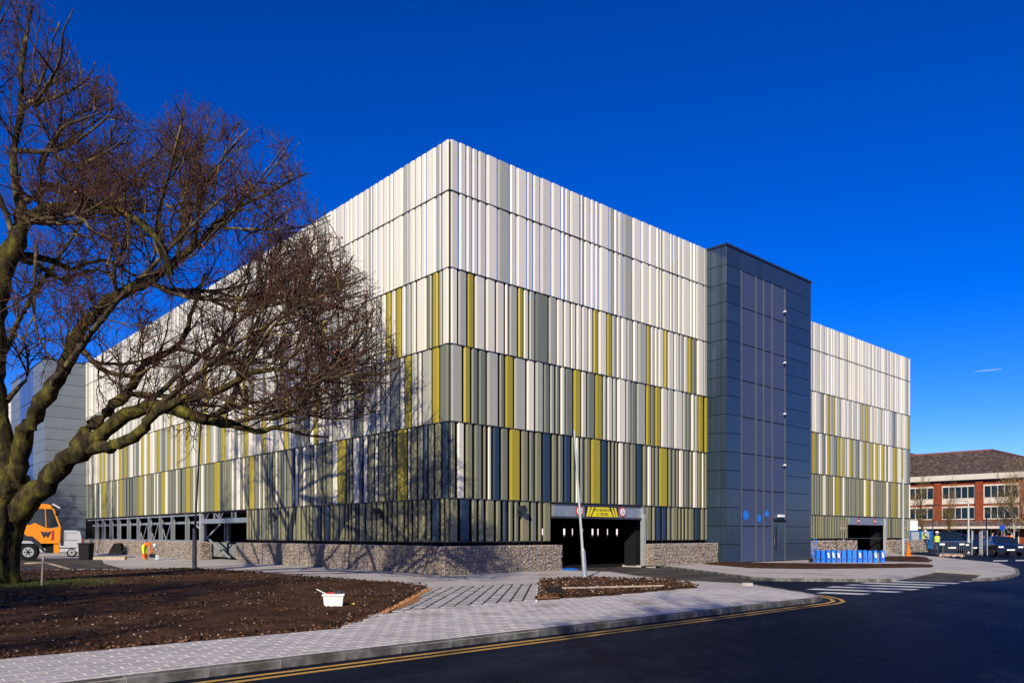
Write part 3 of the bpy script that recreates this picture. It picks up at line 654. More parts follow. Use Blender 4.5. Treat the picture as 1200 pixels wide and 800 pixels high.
# ---------------- gabion walls ----------------
def gabion(name, label, segs, dens=300, ssz=.034, seed=1, hz=1.14):
    root = thing(name, label, 'gabion wall', (CX, CY, .1), ANG, 'stone filled gabion walls at the foot of the building')
    core = MB(); P = []; r = np.random.default_rng(seed); wm = MB()
    for (face, a, b, off, dep) in segs:
        if face == 'R':
            core.box(a+.04, b-.04, off+.05, off+dep, 0, hz-.05)
            n = int((b-a)*hz*dens); P.append(np.column_stack([r.uniform(a+.03, b-.03, n), off + .05 + r.uniform(-.02, .03, n), r.uniform(.02, hz-.03, n)]))
            n = int((b-a)*dep*dens*.5); P.append(np.column_stack([r.uniform(a+.03, b-.03, n), r.uniform(off+.03, off+dep, n), hz - .05 + r.uniform(-.01, .02, n)]))
            n = int(dep*hz*dens)
            for e in (a+.04, b-.04): P.append(np.column_stack([np.full(n, e), r.uniform(off+.03, off+dep, n), r.uniform(.02, hz-.03, n)]))
            for x in np.arange(a, b+.01, .5): wm.box(x-.006, x+.006, off-.012, off, 0, hz)
            for z in np.arange(0.0, hz+.01, .19): wm.box(a, b, off-.010, off-.002, z-.004, z+.004)
        else:
            core.box(off+.05, off+dep, a+.04, b-.04, 0, hz-.052)
            n = int((b-a)*hz*dens); P.append(np.column_stack([off + .05 + r.uniform(-.02, .03, n), r.uniform(a+.03, b-.03, n), r.uniform(.02, hz-.03, n)]))
            n = int((b-a)*dep*dens*.5); P.append(np.column_stack([r.uniform(off+.03, off+dep, n), r.uniform(a+.03, b-.03, n), hz - .05 + r.uniform(-.01, .02, n)]))
            n = int(dep*hz*dens)
            for e in (a+.04, b-.04): P.append(np.column_stack([r.uniform(off+.03, off+dep, n), np.full(n, e), r.uniform(.02, hz-.03, n)]))
            for x in np.arange(a, b+.01, .5): wm.box(off-.012, off, x-.006, x+.006, 0, hz)
            for z in np.arange(0.0, hz+.01, .19): wm.box(off-.010, off-.002, a, b, z-.004, z+.004)
    core.build('stone_fill', M['fill'], root)
    P = np.concatenate(P); V, Fc = rocks(len(P), P, r.uniform(.75, 1.35, len(P))*ssz, seed)
    link('stones', np_mesh('stones', V, Fc, M['stone']), root, kind='stuff')
    wm.build('wire_mesh', M['galv'], root, kind='stuff')
gabion('gabion_wall', 'stone gabion wall wrapping the near corner of the car park', [('R', -.85, ENT0, GV, .75), ('L', GV+.76, v_at(276, -.85), -.85, .75)], seed=2)
gabion('gabion_wall', 'stone gabion wall between the main entrance and the dark stair tower', [('R', ENT1 + .12, TU0 - .02, GV, .7)], seed=3)
gabion('gabion_wall', 'long stone gabion wall under the bare steel posts at far left', [('L', v_at(235, -.85), 55.9, -.85, .75)], dens=130, ssz=.05, seed=4)
gabion('gabion_wall', 'stone gabion wall behind the row of blue cases', [('R', TU1 + .1, DU0 - .2, 2.2, .7)], dens=60, ssz=.07, seed=5)
gabion('gabion_wall', 'stone gabion wall at the far right end, where a worker sits', [('R', DU1 + .2, UEND + 1.8, 2.2, .7)], dens=60, ssz=.07, seed=6)

# ---------------- the oak ----------------
def tube_groups(groups, m, name):
    Vs = []; Fs = []; off = 0
    for (P, Rr, n) in groups:                            # P (M,k,3)  Rr (M,k)  n sides
        Mn, k, _ = P.shape
        T = np.gradient(P, axis=1); T /= np.linalg.norm(T, axis=2, keepdims=True) + 1e-9
        ref = np.where(np.abs(T[..., 2:3]) > .8, np.array([0, 1., 0]), np.array([0, 0, 1.]))
        A = np.cross(T, ref); A /= np.linalg.norm(A, axis=2, keepdims=True) + 1e-9; Bv = np.cross(T, A)
        g = np.arange(n) * 2*np.pi/n
        ring = P[:, :, None, :] + Rr[:, :, None, None] * (A[:, :, None, :]*np.cos(g)[None, None, :, None] + Bv[:, :, None, :]*np.sin(g)[None, None, :, None])
        Vs.append(ring.reshape(-1, 3))
        idx = np.arange(Mn*k*n).reshape(Mn, k, n) + off
        q = np.stack([idx[:, :-1, :], np.roll(idx, -1, 2)[:, :-1, :], np.roll(idx, -1, 2)[:, 1:, :], idx[:, 1:, :]], -1).reshape(-1, 4)
        Fs.append(q); off += Mn*k*n
    return np_mesh(name, np.concatenate(Vs), np.concatenate(Fs), m, smooth=True)
def children(P, Rr, per, lo, hi, length, npt, r0, r1, spread, up, wig, rng, env=None, minr=None):
    Mn, k, _ = P.shape
    t = rng.uniform(lo, hi, (Mn, per)) * (k-1); i = np.clip(t.astype(int), 0, k-2); f = (t - i)[..., None]
    ar = np.arange(Mn)[:, None]
    S = P[ar, i]*(1-f) + P[ar, i+1]*f; T = P[ar, i+1]-P[ar, i]; T /= np.linalg.norm(T, axis=2, keepdims=True)+1e-9
    S = S.reshape(-1, 3); T = T.reshape(-1, 3); rp = (Rr[ar, i]).reshape(-1)
    D = T + rng.normal(0, spread, T.shape); D[:, 2] += up; D /= np.linalg.norm(D, axis=1, keepdims=True)
    L = rng.uniform(*length, len(S)); pts = [S]; cur = S
    for s in range(npt-1):
        D = D + rng.normal(0, wig, D.shape); D[:, 2] += up*.18; D /= np.linalg.norm(D, axis=1, keepdims=True)
        cur = cur + D * (L/(npt-1))[:, None]; pts.append(cur)
    Q = np.stack(pts, 1); RR = np.linspace(1, 0, npt)[None, :]*(r0-r1) + r1; RR = np.repeat(RR, len(S), 0)
    RR = np.minimum(RR, (rp*.8)[:, None])
    if env is not None:
        e = Q[:, -1]; ok = env(e); Q = Q[ok]; RR = RR[ok]
    return Q, RR
TY = 24.5
OAK = Vector(((2 - 600)/F*TY, TY, .1))
def tp(px, py, dy=0.0):
    Y = TY + dy; return ((px-600)/F*Y - OAK.x, dy, EYE + (626-py)/F*Y - OAK.z)
limbs = []   # (list of (px,py,dy,r_px))
def limb(*a):
    i = len(limbs); out = []
    for (x_, y_, d_, r_) in a:
        if i == 0: r_ *= .85 if y_ > 330 else max(.55, .55 + (y_ - 230)/100*.45)
        elif i in (1, 2): r_ *= .76
        elif i in (3, 4): r_ *= .72
        else: r_ *= .66
        out.append((x_, y_, d_, r_))
    limbs.append(tuple(out))
limb((4,560,0,24),(0,520,.2,17),(-6,470,.3,16),(-10,400,.4,15),(-4,340,.4,14),(8,305,.4,13),(20,280,.4,12),(26,255,.4,12),(24,232,.4,10),(15,205,.4,8),(16,180,.4,6.5),(18,155,.5,6),(26,128,.5,5),(25,100,.6,4),(26,70,.7,3.5),(32,35,.8,2.5),(38,8,.9,1.5))
limb((14,575,0,17),(22,535,-.3,13),(32,500,-.5,12),(45,475,-.7,11.5),(64,450,-.8,11),(79,428,-.9,10.5),(88,402,-1,10),(93,388,-1,9.5),(108,370,-1,9),(125,356,-.9,8.5),(150,340,-.8,9),(166,332,-.8,8),(180,326,-.6,6.5),(196,314,-.4,5.5),(206,303,-.2,5),(226,291,0,4.5),(242,277,.2,4),(262,252,.3,3),(286,240,.5,2.5),(312,228,.6,2),(336,214,.8,1.5),(360,203,.9,1))
limb((20,600,0,22),(45,573,-.3,17),(68,550,-.6,14.5),(84,537,-.8,13.5),(100,524,-1,13),(120,508,-1.2,11),(140,490,-1.4,10),(162,481,-1.5,9),(186,476,-1.6,8.5),(206,476,-1.7,9),(220,485,-1.8,9),(238,491,-1.9,7.5),(256,490,-2,7),(280,500,-2.1,5),(292,504,-2.2,4.5),(310,507,-2.3,3.5),(318,498,-2.3,2.6),(332,502,-2.4,2.4),(356,510,-2.5,1.8),(385,512,-2.6,1))
limb((84,532,-.4,12),(98,508,0,10),(112,493,.3,9.5),(135,476,.6,9),(150,459,.8,8),(161,440,1,7.5),(172,422,1.2,7),(188,416,1.4,6),(209,407,1.6,5),(220,387,1.8,4),(223,368,2,3),(232,345,2.2,2.2),(240,320,2.4,1.5))
limb((102,527,-1,9),(120,524,-1.4,9),(140,519,-1.9,8.5),(160,510,-2.3,8),(172,496,-2.6,7),(182,483,-2.8,6),(200,474,-3,6),(218,469,-3.2,5.5),(242,462,-3.4,5),(263,455,-3.6,4.5),(273,450,-3.7,4),(286,440,-3.8,3.5),(302,432,-3.9,3),(326,432,-4,2.2),(356,437,-4,1.8),(384,445,-4,1.4),(420,452,-4,.8))
limb((252,488,-2,5),(266,475,-2.2,5),(278,471,-2.3,5),(277,445,-2.4,4.5))
limb((276,495,-2.1,4),(306,485,-1.8,3.2),(330,482,-1.5,3),(350,475,-1.2,2.6),(366,469,-1,2.2),(400,464,-.8,1.5),(436,456,-.6,1))
limb((150,462,.8,5),(178,463,1,4.5),(200,464,1.2,4),(226,462,1.5,3),(250,466,1.7,2))
limb((209,407,1.6,4),(238,418,1.8,3.2),(262,424,2,2.6),(284,427,2.2,2),(310,420,2.4,1.4),(345,405,2.6,1))
limb((92,404,-1,5),(105,420,-1.4,4.5),(118,432,-1.7,4),(136,440,-2,3.6),(150,440,-2.2,3.4),(174,438,-2.4,3),(176,430,-2.4,2))
limb((27,255,.4,7),(42,247,.1,6),(70,240,-.3,5.5),(100,240,-.6,5.2),(135,243,-1,5),(160,256,-1.2,4.5),(182,273,-1.4,4),(192,292,-1.3,4),(198,312,-1,3.5))
limb((28,237,.4,6),(44,226,.8,5),(50,211,1.2,4.5),(70,218,1.5,4),(90,226,1.8,3.5),(116,227,2,3),(150,202,2.4,2.4),(176,186,2.7,1.8),(200,172,3,1.2))
limb((30,262,.4,4.5),(50,262,-.4,4),(76,262,-1,3.6),(100,260,-1.6,3),(106,248,-1.9,2.5))
limb((12,298,.4,7),(26,300,.8,6),(46,300,1.3,5.2),(66,307,1.8,4.5),(86,318,2.3,4),(100,306,2.7,3.5),(130,304,3.1,3),(152,320,3.4,2),(170,330,3.6,1.4))
limb((196,300,-.6,3),(186,268,-.4,2.8),(187,240,-.2,2.4),(200,202,0,2),(214,165,.3,1.5),(216,130,.5,.8))
limb((204,305,-.2,3),(214,272,0,2.8),(212,240,.3,2.3),(225,202,.6,1.8),(240,165,.9,1.2),(252,132,1.1,.7))
limb((226,291,0,3),(232,256,-.3,2.6),(240,217,-.6,2),(256,192,-.8,1.6),(280,165,-1,1),(292,150,-1,.6))
limb((250,267,.2,2.5),(286,268,-.3,2),(320,270,-.8,1.7),(356,266,-1.2,1.2),(388,252,-1.5,.7))
limb((240,280,.2,3),(270,258,.9,2.4),(300,225,1.4,2),(325,190,1.9,1.4),(345,160,2.2,.8))
limb((39,122,.5,3.5),(60,116,.1,2.8),(82,106,-.4,2.2),(104,94,-.8,1.5),(112,72,-1,.9))
limb((26,128,.5,3.8),(40,121,.8,3.6),(46,100,1,3),(55,76,1.3,2.2),(61,50,1.5,1.5),(70,25,1.6,.8))
limb((17,176,.4,4.5),(42,178,-.2,4),(62,178,-.8,3.4),(86,168,-1.3,2.6),(112,150,-1.8,1.9),(134,130,-2,1.2),(128,104,-2,.7))
limb((48,205,1.2,4),(47,188,1.5,3.5),(62,160,1.8,3),(80,138,2.1,2.2),(110,128,2.4,1.5),(128,120,2.6,.8))
limb((62,180,-.8,3),(84,196,-1.3,2.6),(112,186,-1.8,2.2),(138,170,-2.3,1.5),(160,150,-2.6,.8))
limb((286,440,-3.8,2.6),(300,402,-3.5,2.2),(322,372,-3.2,1.9),(352,350,-3,1.5),(392,332,-2.8,1.1),(428,318,-2.6,.7))
limb((276,447,-2.4,2.6),(290,410,-2,2.4),(300,352,-1.7,2),(305,305,-1.4,1.3),(312,282,-1.2,.7))
limb((326,432,-4,1.8),(360,402,-3.6,1.5),(402,390,-3.4,1.1),(448,380,-3.2,.6))
limb((205,340,1,4),(230,345,.6,3.4),(256,355,.2,3),(276,367,-.2,2.4),(310,360,-.6,1.8),(350,352,-1,1.2),(400,356,-1.3,.7))
limb((170,330,-.8,5),(190,338,-.2,4.2),(215,342,.5,3.6),(262,340,1.2,2.4),(300,330,1.7,1.8),(340,312,2.1,1.2),(380,300,2.4,.7))
limb((350,475,-1.2,2),(378,440,-.6,1.6),(410,418,-.2,1.2),(452,408,.2,.7))
limb((300,485,-1.9,2),(340,455,-2.6,1.6),(390,430,-3.2,1.2),(440,425,-3.6,.7))
limb((330,482,-1.5,2),(372,488,-2,1.5),(410,492,-2.5,1),(445,480,-3,.6))
limb((310,420,2.4,1.6),(350,380,2.9,1.4),(392,350,3.3,1),(430,340,3.6,.6))
limb((140,350,-.9,4),(132,318,-1.4,3.2),(146,290,-1.8,2.6),(150,262,-2.2,2),(138,230,-2.6,1.3))
limb((118,235,1.9,2.8),(140,262,2.3,2.4),(152,300,2.6,1.8),(150,330,2.8,1.2))
limb((42,290,.4,3.2),(40,330,-1,2.8),(39,360,-1.6,2.4),(44,395,-2,1.8),(60,420,-2.4,1))
limb((8,470,.3,5),(34,440,1.5,2.4),(30,400,1.9,2),(10,385,2.2,1.6),(-10,392,2.4,1))
# limbs outside the frame on the left
limb((-8,440,.3,12),(-60,400,.5,9),(-120,350,.8,7),(-180,290,1,5),(-230,220,1.2,3),(-260,170,1.3,1.2))
limb((-6,500,.3,12),(-70,480,-.8,9),(-150,455,-1.4,6.5),(-230,430,-1.8,4),(-300,420,-2,1.5))
limb((0,330,.4,9),(-30,270,.8,6),(-60,190,1.4,4.5),(-70,110,1.8,3),(-60,30,2,1.6),(-55,-20,2,.7))
limb((20,285,.4,6),(-10,210,-.6,4.5),(-20,130,-1.2,3.2),(-10,50,-1.6,2),(5,-5,-1.8,1))
limb((-60,400,.5,6),(-90,320,1.4,4.5),(-110,230,2.2,3),(-130,140,2.8,1.3))
limb((-70,480,-.8,6),(-110,400,-2,4),(-150,330,-3,2.4),(-190,270,-3.6,1))
limb((0,420,.4,7),(20,380,3,5),(50,330,4.5,3.6),(90,270,5.5,2.4),(130,220,6,1.2))
limb((60,452,-.8,6),(100,400,-3,4.5),(140,350,-4.2,3.4),(190,300,-5,2.4),(240,250,-5.5,1.4),(280,215,-5.8,.7))
limb((160,481,-1.5,5),(210,440,-.2,4),(260,395,.9,3),(310,350,1.8,2),(350,310,2.4,1))
limb((186,476,-1.6,5),(230,440,-3.2,3.8),(280,400,-4.4,2.8),(330,370,-5.2,1.8),(380,350,-5.6,1))
for q_, L0 in enumerate(list(limbs[5:34])):                # deeper twins of the secondary limbs fill the crown's depth
    sg_ = -1 if q_ % 2 else 1; n_ = len(L0); rj = random.Random(q_); ox = rj.uniform(-16, 16); oy = rj.uniform(-14, 14)
    limbs.append(tuple((a_[0] + ox*min(1, k_*.4) + rj.uniform(-4, 4), a_[1] + oy*min(1, k_*.4) + rj.uniform(-4, 4), a_[2] + sg_*(.4 + 4.8*min(1, k_/(n_-1)*1.3)), a_[3]*.9) for k_, a_ in enumerate(L0)))
rng = np.random.default_rng(4)
def resample(pts, step):
    P = np.array([tp(p[0], p[1], p[2]) for p in pts]); r = np.array([p[3] for p in pts]) / F * TY
    # smooth (Catmull-like) interpolation
    d = np.r_[0, np.cumsum(np.linalg.norm(np.diff(P, axis=0), axis=1))]; n = max(4, int(d[-1]/step)); t = np.linspace(0, d[-1], n)
    Q = np.stack([np.interp(t, d, P[:, i]) for i in range(3)], 1)
    for _ in range(1): Q[1:-1] = Q[1:-1]*.5 + (Q[:-2]+Q[2:])*.25
    rr_ = np.interp(t, d, r)
    Q[1:-1] += rng.normal(0, .025, (n-2, 3)) * np.clip(rr_[1:-1, None]*9, .35, 1.6)
    rr_ = rr_ * (1 + .07*np.sin(np.arange(n)*1.1 + rng.uniform(0, 6))*rng.uniform(.3, 1, n)) * rng.uniform(.93, 1.08, n)
    return Q, rr_
ENVP = [(-330,700),(-330,200),(-280,120),(-180,40),(-100,-60),(0,-70),(60,-10),(58,12),(92,62),(102,92),(118,78),(134,84),(138,112),(164,140),(180,138),(196,112),(216,106),(238,112),(272,126),(292,144),(332,146),(352,176),(372,200),(366,224),(384,246),(404,268),(416,300),(440,322),(452,362),(476,398),(472,440),(458,478),(442,506),(392,520),(350,520),(318,512),(262,512),(240,530),(200,560),(160,560),(130,590),(90,560),(60,600)]
def env(e):
    Y = e[:, 1] + TY; px = 600 + F*(e[:, 0] + OAK.x)/Y; py = 626 - F*(e[:, 2] + OAK.z - EYE)/Y
    j = rng.normal(0, 5, (len(e), 2))
    return inpoly(np.stack([px + j[:, 0], py + j[:, 1]], 1), ENVP) & (np.abs(e[:, 1]) < 8.5)
oak = thing('oak_tree', 'huge bare oak with mossy forked trunk and reddish twigs, at the left edge', 'tree', OAK)
# trunk
trunk_pts = [(-7,712,0,40),(-6,692,0,28),(-4,670,0,23),(-3,640,0,22),(0,612,0,25),(3,590,0,27),(8,572,0,27),(6,556,0,22)]
tp_ = np.array([tp(*p[:3]) for p in trunk_pts]); tr_ = np.array([p[3] for p in trunk_pts])/F*TY
tp_[0][2] = -.15
tt = np.linspace(0, len(tp_)-1, 40); P = np.stack([np.interp(tt, range(len(tp_)), tp_[:, i]) for i in range(3)], 1); Rk = np.interp(tt, range(len(tp_)), tr_)
nS = 36; g = np.arange(nS)*2*np.pi/nS
V = np.zeros((40, nS, 3))
for i in range(40):
    fl_ = 1 + (.10*np.sin(5*g + .6) + .07*np.sin(9*g + 1 + i*.1) + .05*np.sin(17*g + i*.25)) * (1.3 if i < 6 else .6) + rng.normal(0, .022, nS)
    V[i, :, 0] = P[i, 0] + Rk[i]*np.cos(g)*fl_; V[i, :, 1] = P[i, 1] + Rk[i]*np.sin(g)*fl_; V[i, :, 2] = P[i, 2]
idx = np.arange(40*nS).reshape(40, nS); q = np.stack([idx[:-1], np.roll(idx, -1, 1)[:-1], np.roll(idx, -1, 1)[1:], idx[1:]], -1).reshape(-1, 4)
link('trunk', np_mesh('trunk', V.reshape(-1, 3), q, M['bark'], True), oak)
allL = []
for L in limbs:
    Q, rr_ = resample(L, .28); allL.append((Q, rr_))
    big = L[0][3] > 4
    n = 14 if big else 8
    # lumpy bark ridges on the thick limbs
    me = tube_groups([(Q[None], rr_[None], n)], M['bark'] if big else M['bark2'], 'branch')
    if big:
        co = np.empty(len(me.vertices)*3, np.float32); me.vertices.foreach_get('co', co); co += rng.normal(0, .012, co.shape); me.vertices.foreach_set('co', co)
    link('branch', me, oak)
# twig generations
G1 = [];
for (Q, rr_) in allL:
    n = len(Q); thin = rr_ < .20
    if thin.sum() < 3: continue
    i0 = max(int(np.argmax(thin)) - 1, int(n*.25)); seg = Q[i0:]; rs = rr_[i0:]
    L_ = np.linalg.norm(np.diff(seg, axis=0), axis=1).sum(); per = max(3, int(L_/.40))
    a, b = children(seg[None], rs[None], per, 0, .98, (.8, 2.5), 8, .030, .010, .50, .24, .15, rng, env); G1.append((a, b))
P1 = np.concatenate([a for a, b in G1]); R1 = np.concatenate([b for a, b in G1])
P2, R2 = children(P1, R1, 4, .12, 1, (.4, 1.3), 6, .017, .006, .55, .20, .22, rng, env)
P3, R3 = children(P2, R2, 5, .25, 1, (.25, .7), 4, .0085, .0045, .7, .12, .3, rng, env)
keep = rng.random(len(P3)) < min(1, 21000/len(P3)); P3, R3 = P3[keep], R3[keep]
P4, R4 = children(P3, R3, 2, .3, 1, (.12, .32), 2, .0060, .0042, .8, .1, .3, rng, env)
print('twigs', len(P1), len(P2), len(P3), len(P4))
link('branches', tube_groups([(P1, R1, 5)], M['bark2'], 'branches'), oak, kind='stuff')
link('twigs', tube_groups([(P2, R2, 4), (P3, R3, 3), (P4, R4, 3)], M['twig'], 'twigs'), oak, kind='stuff')
# a few dead leaves
sel = rng.choice(len(P4), 420, replace=False); lv = MB()
for i in sel:
    c = Vector(P4[i, -1]); a = Vector(rng.normal(0, 1, 3)).normalized()*.045; b = a.cross(Vector(rng.normal(0, 1, 3))).normalized()*.03
    lv.add([c, c+a+b, c+a*2, c+a-b], [(0, 1, 2, 3)])
lv.build('dead_leaves', M['leaf'], oak, kind='stuff')
MB().lathe((*tp(277, 446, -2.42)[:2], tp(277, 449, -2.4)[2]), [(.12, 0), (.115, .05)], 10, M['leaf']).build('cut_stub', None, oak, label='fresh orange cut end of a sawn branch')
# moss and grass at the foot
gr = MB(); r = random.Random(3)
for k in range(2600):
    a = r.uniform(-.6, 2.4) * 1.1 - .9; rd = r.uniform(.8, 3.2); x = OAK.x + rd*math.cos(a)*1.1; y = OAK.y + rd*math.sin(a) - .4; h = r.uniform(.04, .14); dx = r.uniform(-.05, .05); dy = r.uniform(-.05, .05)
    gr.add([(x-.008, y, .12), (x+.008, y, .12), (x+dx, y+dy, .13+h)], [(0, 1, 2)])
gr.build('grass', M['grass'], None, kind='stuff', label='thin grass growing round the foot of the oak', cat='grass')

def small_tree(name, label, x, y, h, seed, spread=.5, bark='bark2', twig='twig', group=None, n1=26, birch=False, sc_=1.0):
    rg = np.random.default_rng(seed); root = thing(name, label, 'tree', (x, y, .05), 0, group)
    tr = np.array([[0, 0, 0], [.02*h, 0, .3*h], [-.01*h, .02*h, .6*h], [.02*h, 0, h]]); tz = np.linspace(0, 3, 12)
    T = np.stack([np.interp(tz, range(4), tr[:, i]) for i in range(3)], 1); Rt = np.linspace(.014*h, .004, 12)
    link('trunk', tube_groups([(T[None], Rt[None], 7)], M[bark], 'trunk'), root)
    a, b = children(T[None], Rt[None], n1, .25, .98, (.22*h, .42*h), 7, .006*h, .006, spread, .25, .1, rg)
    a2, b2 = children(a, b, 8, .2, 1, (.08*h, .2*h), 5, .010, .005, .5, .15, .18, rg)
    a3, b3 = children(a2, b2, 4, .2, 1, (.04*h, .09*h), 3, .007, .004, .6, .1, .2, rg)
    link('branches', tube_groups([(a, b, 4)], M[bark], 'branches'), root, kind='stuff')
    link('twigs', tube_groups([(a2, b2, 3), (a3, b3, 3)], M[twig], 'twigs'), root, kind='stuff')
    return root
# trees on the near side of the road, behind the viewpoint: they shade the soil and the road
def near_tree(x, y, rz, s, label):
    c = copy_tree(oak); c.location = (x, y, 0); c.rotation_euler = (0, 0, rz); c.scale = (s, s, s); c['label'] = label; return c
near_tree(-17, -9, 2.2, .95, 'bare oak across the road, left of the viewpoint, shading the soil')
near_tree(-30, 0, 0.6, .9, 'bare oak farthest left of the viewpoint, shading the far end of the soil')
near_tree(2, -12, 1.9, .82, 'bare oak straight behind the viewpoint, shading the middle of the road')
near_tree(8, -15, 1.0, 1.0, 'bare oak across the road, right of the viewpoint, shading the asphalt')
near_tree(24, -4, 4.4, .8, 'smaller bare oak by the right side of the road, shading the crossing')
near_tree(-56, 47, 1.2, 1.2, 'tall bare oak farthest out of frame on the left')
near_tree(-50, 42, 3.0, 1.15, 'bare oak in the yard left of the picture, shading the far stair tower')

# ---------------- street lamps, posts ----------------
x, y = gp(685.5, 677)
lp = thing('leaning_post', 'bare silver post leaning left on the small soil island before the entrance', 'post', (x, y, .1))
MB().tube([(0, 0, 0), (-.07, .03, 1.02)], [.088, .088], 12).build('base_sleeve', M['galv'], lp)
MB().tube([(-.07, .03, 1.0), (-.09, .04, 1.1), (-.38, .2, 5.45)], [.07, .052, .035], 10).build('shaft', M['galvp'], lp)
MB().box(-.14, .14, -.14, .14, -.03, .02).build('foot_plate', M['galv'], lp)
x, y = gp(228, 665)
lp = thing('lamp_post', 'slim lamp post, coloured dark for tree shade, standing at the back edge of the soil, left', 'lamp post', (x, y, .1))
MB().tube([(0, 0, 0), (.0, .0, 1.9)], [.11, .10], 10).build('base_sleeve', M['capm'], lp); MB().tube([(0, 0, 1.9), (.03, 0, 2.0), (.32, .0, 7.3)], [.08, .055, .035], 8).build('shaft', M['capm'], lp)  # dark material puts the tree's shadow into the post's colour

# stakes and rail by the oak
x, y = gp(49, 688)
st = thing('timber_stakes', 'thin timber stake with a leaning rail near the oak trunk', 'stake', (x, y, .1))
MB().bar((0, 0, 0), (.05, 0, .95), .05).build('stake', M['timber'], st); MB().bar((-.7, .3, .72), (.1, 0, .76), .04).build('rail', M['timber'], st); MB().bar((.1, 0, .76), (.85, 0, .56), .045).build('rail', M['timber'], st)

# white tub on the soil
x, y = gp(391, 710.5, .13)
tb = thing('white_tub', 'white plastic tub of tools with a red rim and trowel, on the soil', 'tub', (x, y, .14), .15)
q = .80
def frus(a, b, c, d_, z0, z1, m=None):
    return MB().add([(-a,-b,z0),(a,-b,z0),(a,b,z0),(-a,b,z0),(-c,-d_,z1),(c,-d_,z1),(c,d_,z1),(-c,d_,z1)], [(3,2,1,0),(0,1,5,4),(1,2,6,5),(2,3,7,6),(3,0,4,7)], m)
o = frus(.19, .13, .215, .15, 0, .25).build('tub', M['white'], tb)
MB().box(-.235, .235, -.17, .17, .235, .275).build('rim', M['white'], tb)
MB().add([(-.2,-.14,.262),(.2,-.14,.262),(.2,.14,.262),(-.2,.14,.262)], [(0,1,2,3)]).build('contents', M['black'], tb)
MB().bar((-.36, -.05, .38), (-.16, 0, .27), .035, .02).build('trowel_handle', M['white'], tb); MB().bar((-.16, -.02, .285), (.1, .0, .30), .04, .03).build('tool', M['red'], tb); MB().box(.02, .16, -.06, .08, .27, .33).build('tool', M['capm'], tb); MB().bar((.0, .05, .29), (.22, .1, .31), .05, .02).build('tool', M['capm'], tb)
x, y = gp(408, 709, .13)
hh = thing('trowel', 'small red and yellow handled tool lying beside the white tub', 'hand tool', (x, y, .17), -.1)
MB().tube([(-.1, 0, 0), (.02, 0, .01)], [.018, .022], 8).build('grip', M['red'], hh); MB().tube([(.02, 0, .01), (.15, 0, .0)], [.02, .012], 8).build('handle_end', M['syel'], hh); MB().bar((-.22, 0, 0), (-.1, 0, 0), .04, .01).build('blade', M['galvp'], hh)

# bits on the soil island
x, y = gp(649, 695, .15)
bx_ = thing('black_box', 'black cable box with loose wires on the small soil island', 'box', (x, y, .14), .2)
MB().box(-.2, .2, -.12, .12, 0, .17).build('case', M['black'], bx_)
MB().tube([(.1, 0, .15), (.2, .1, .33), (.5, .2, .38), (.8, .1, .25), (1.0, -.2, .05)], .008, 5).tube([(-.1, 0, .1), (.1, -.3, .06), (.5, -.35, .05)], .01, 5).build('wire', M['black'], bx_)
a = gp(656, 690.6, .16); b = gp(778, 688.4, .16)
o = MB().tube([(0, 0, 0), (b[0]-a[0], b[1]-a[1], .02)], .028, 8).build('pipe', M['timber'], None, (a[0], a[1], .20), label='long thin pale pipe lying across the small soil island', cat='pipe')
x, y = gp(876, 686); MB().prism([(-.15, 0), (.15, 0), (.14, .09), (-.14, .10)], -.08, .08).build('stone_block', M['pave'], None, (x, y, .1), .4, label='loose pale stone block on the pavement near the crossing', cat='block')
x, y = gp(666, 667.4); MB().prism([(-.35, 0), (.4, 0), (.3, .05), (.05, .09), (-.25, .05)], -.25, .25).build('tarpaulin', M['blue'], None, (x, y, .1), .6, label='crumpled blue sheet at the end of the corner gabion wall', cat='sheet')

# blue cases and trolley
yb = 45.0
for k in range(13):
    px = 957.5 + 6.15*k; x, y = gp(px if k < 12 else px + 2, 658.6)
    cs = thing('blue_case', '', 'case', (x, y, .1), random.uniform(-.25, .1), 'upright blue cases lined up before the wing')
    h = .66 + random.uniform(-.02, .03)
    MB().box(-.095, .095, -.14, .14, 0, h).prism([(-.095, h), (.095, h), (.08, h+.04), (-.08, h+.04)], -.12, .12).build('body', M['blue'], cs)
    MB().box(-.03, .03, -.146, -.138, .17, .23).build('latch', M['black'], cs)
    if k in (2, 3, 4, 8, 11, 12): 
        MB().bar((.02, -.15, .28), (-.03, -.15, .56), .09, .012, up=Vector((0, 1, 0))).build('white_tag', M['white'], cs)
    nm = ['first', 'second', 'third', 'fourth', 'fifth', 'sixth', 'seventh', 'eighth', 'ninth', 'tenth', 'eleventh', 'twelfth', 'last'][k]
    cs['label'] = ('bright blue upright case, %s from the blue trolley%s' % (nm, ', with a white tag' if k in (2, 3, 4, 8, 11, 12) else '')) if k < 12 else 'last blue upright case in the row, farthest from the trolley, with a white tag'
x, y = gp(953, 658.6)
tr = thing('sack_trolley', 'blue two wheeled sack trolley at the left end of the blue cases', 'trolley', (x, y, .1))
MB().tube([(-.05, 0, .15), (.05, .1, 1.28), (.1, .1, 1.36), (.2, .1, 1.36), (.25, .1, 1.28), (.25, 0, .15)], .022, 6).bar((0, .05, .5), (.25, .05, .5), .03).bar((0, .07, .85), (.25, .07, .85), .03).bar((0, .08, 1.1), (.25, .08, 1.1), .03).bar((-.05, -.15, .08), (.3, -.15, .08), .05).build('frame', M['blue'], tr)
for dx in (-.12, .32): MB().lathe((dx, 0, .14), [(.14, -.03), (.14, .03)], 16, None, 'y').build('wheel', M['black'], tr)

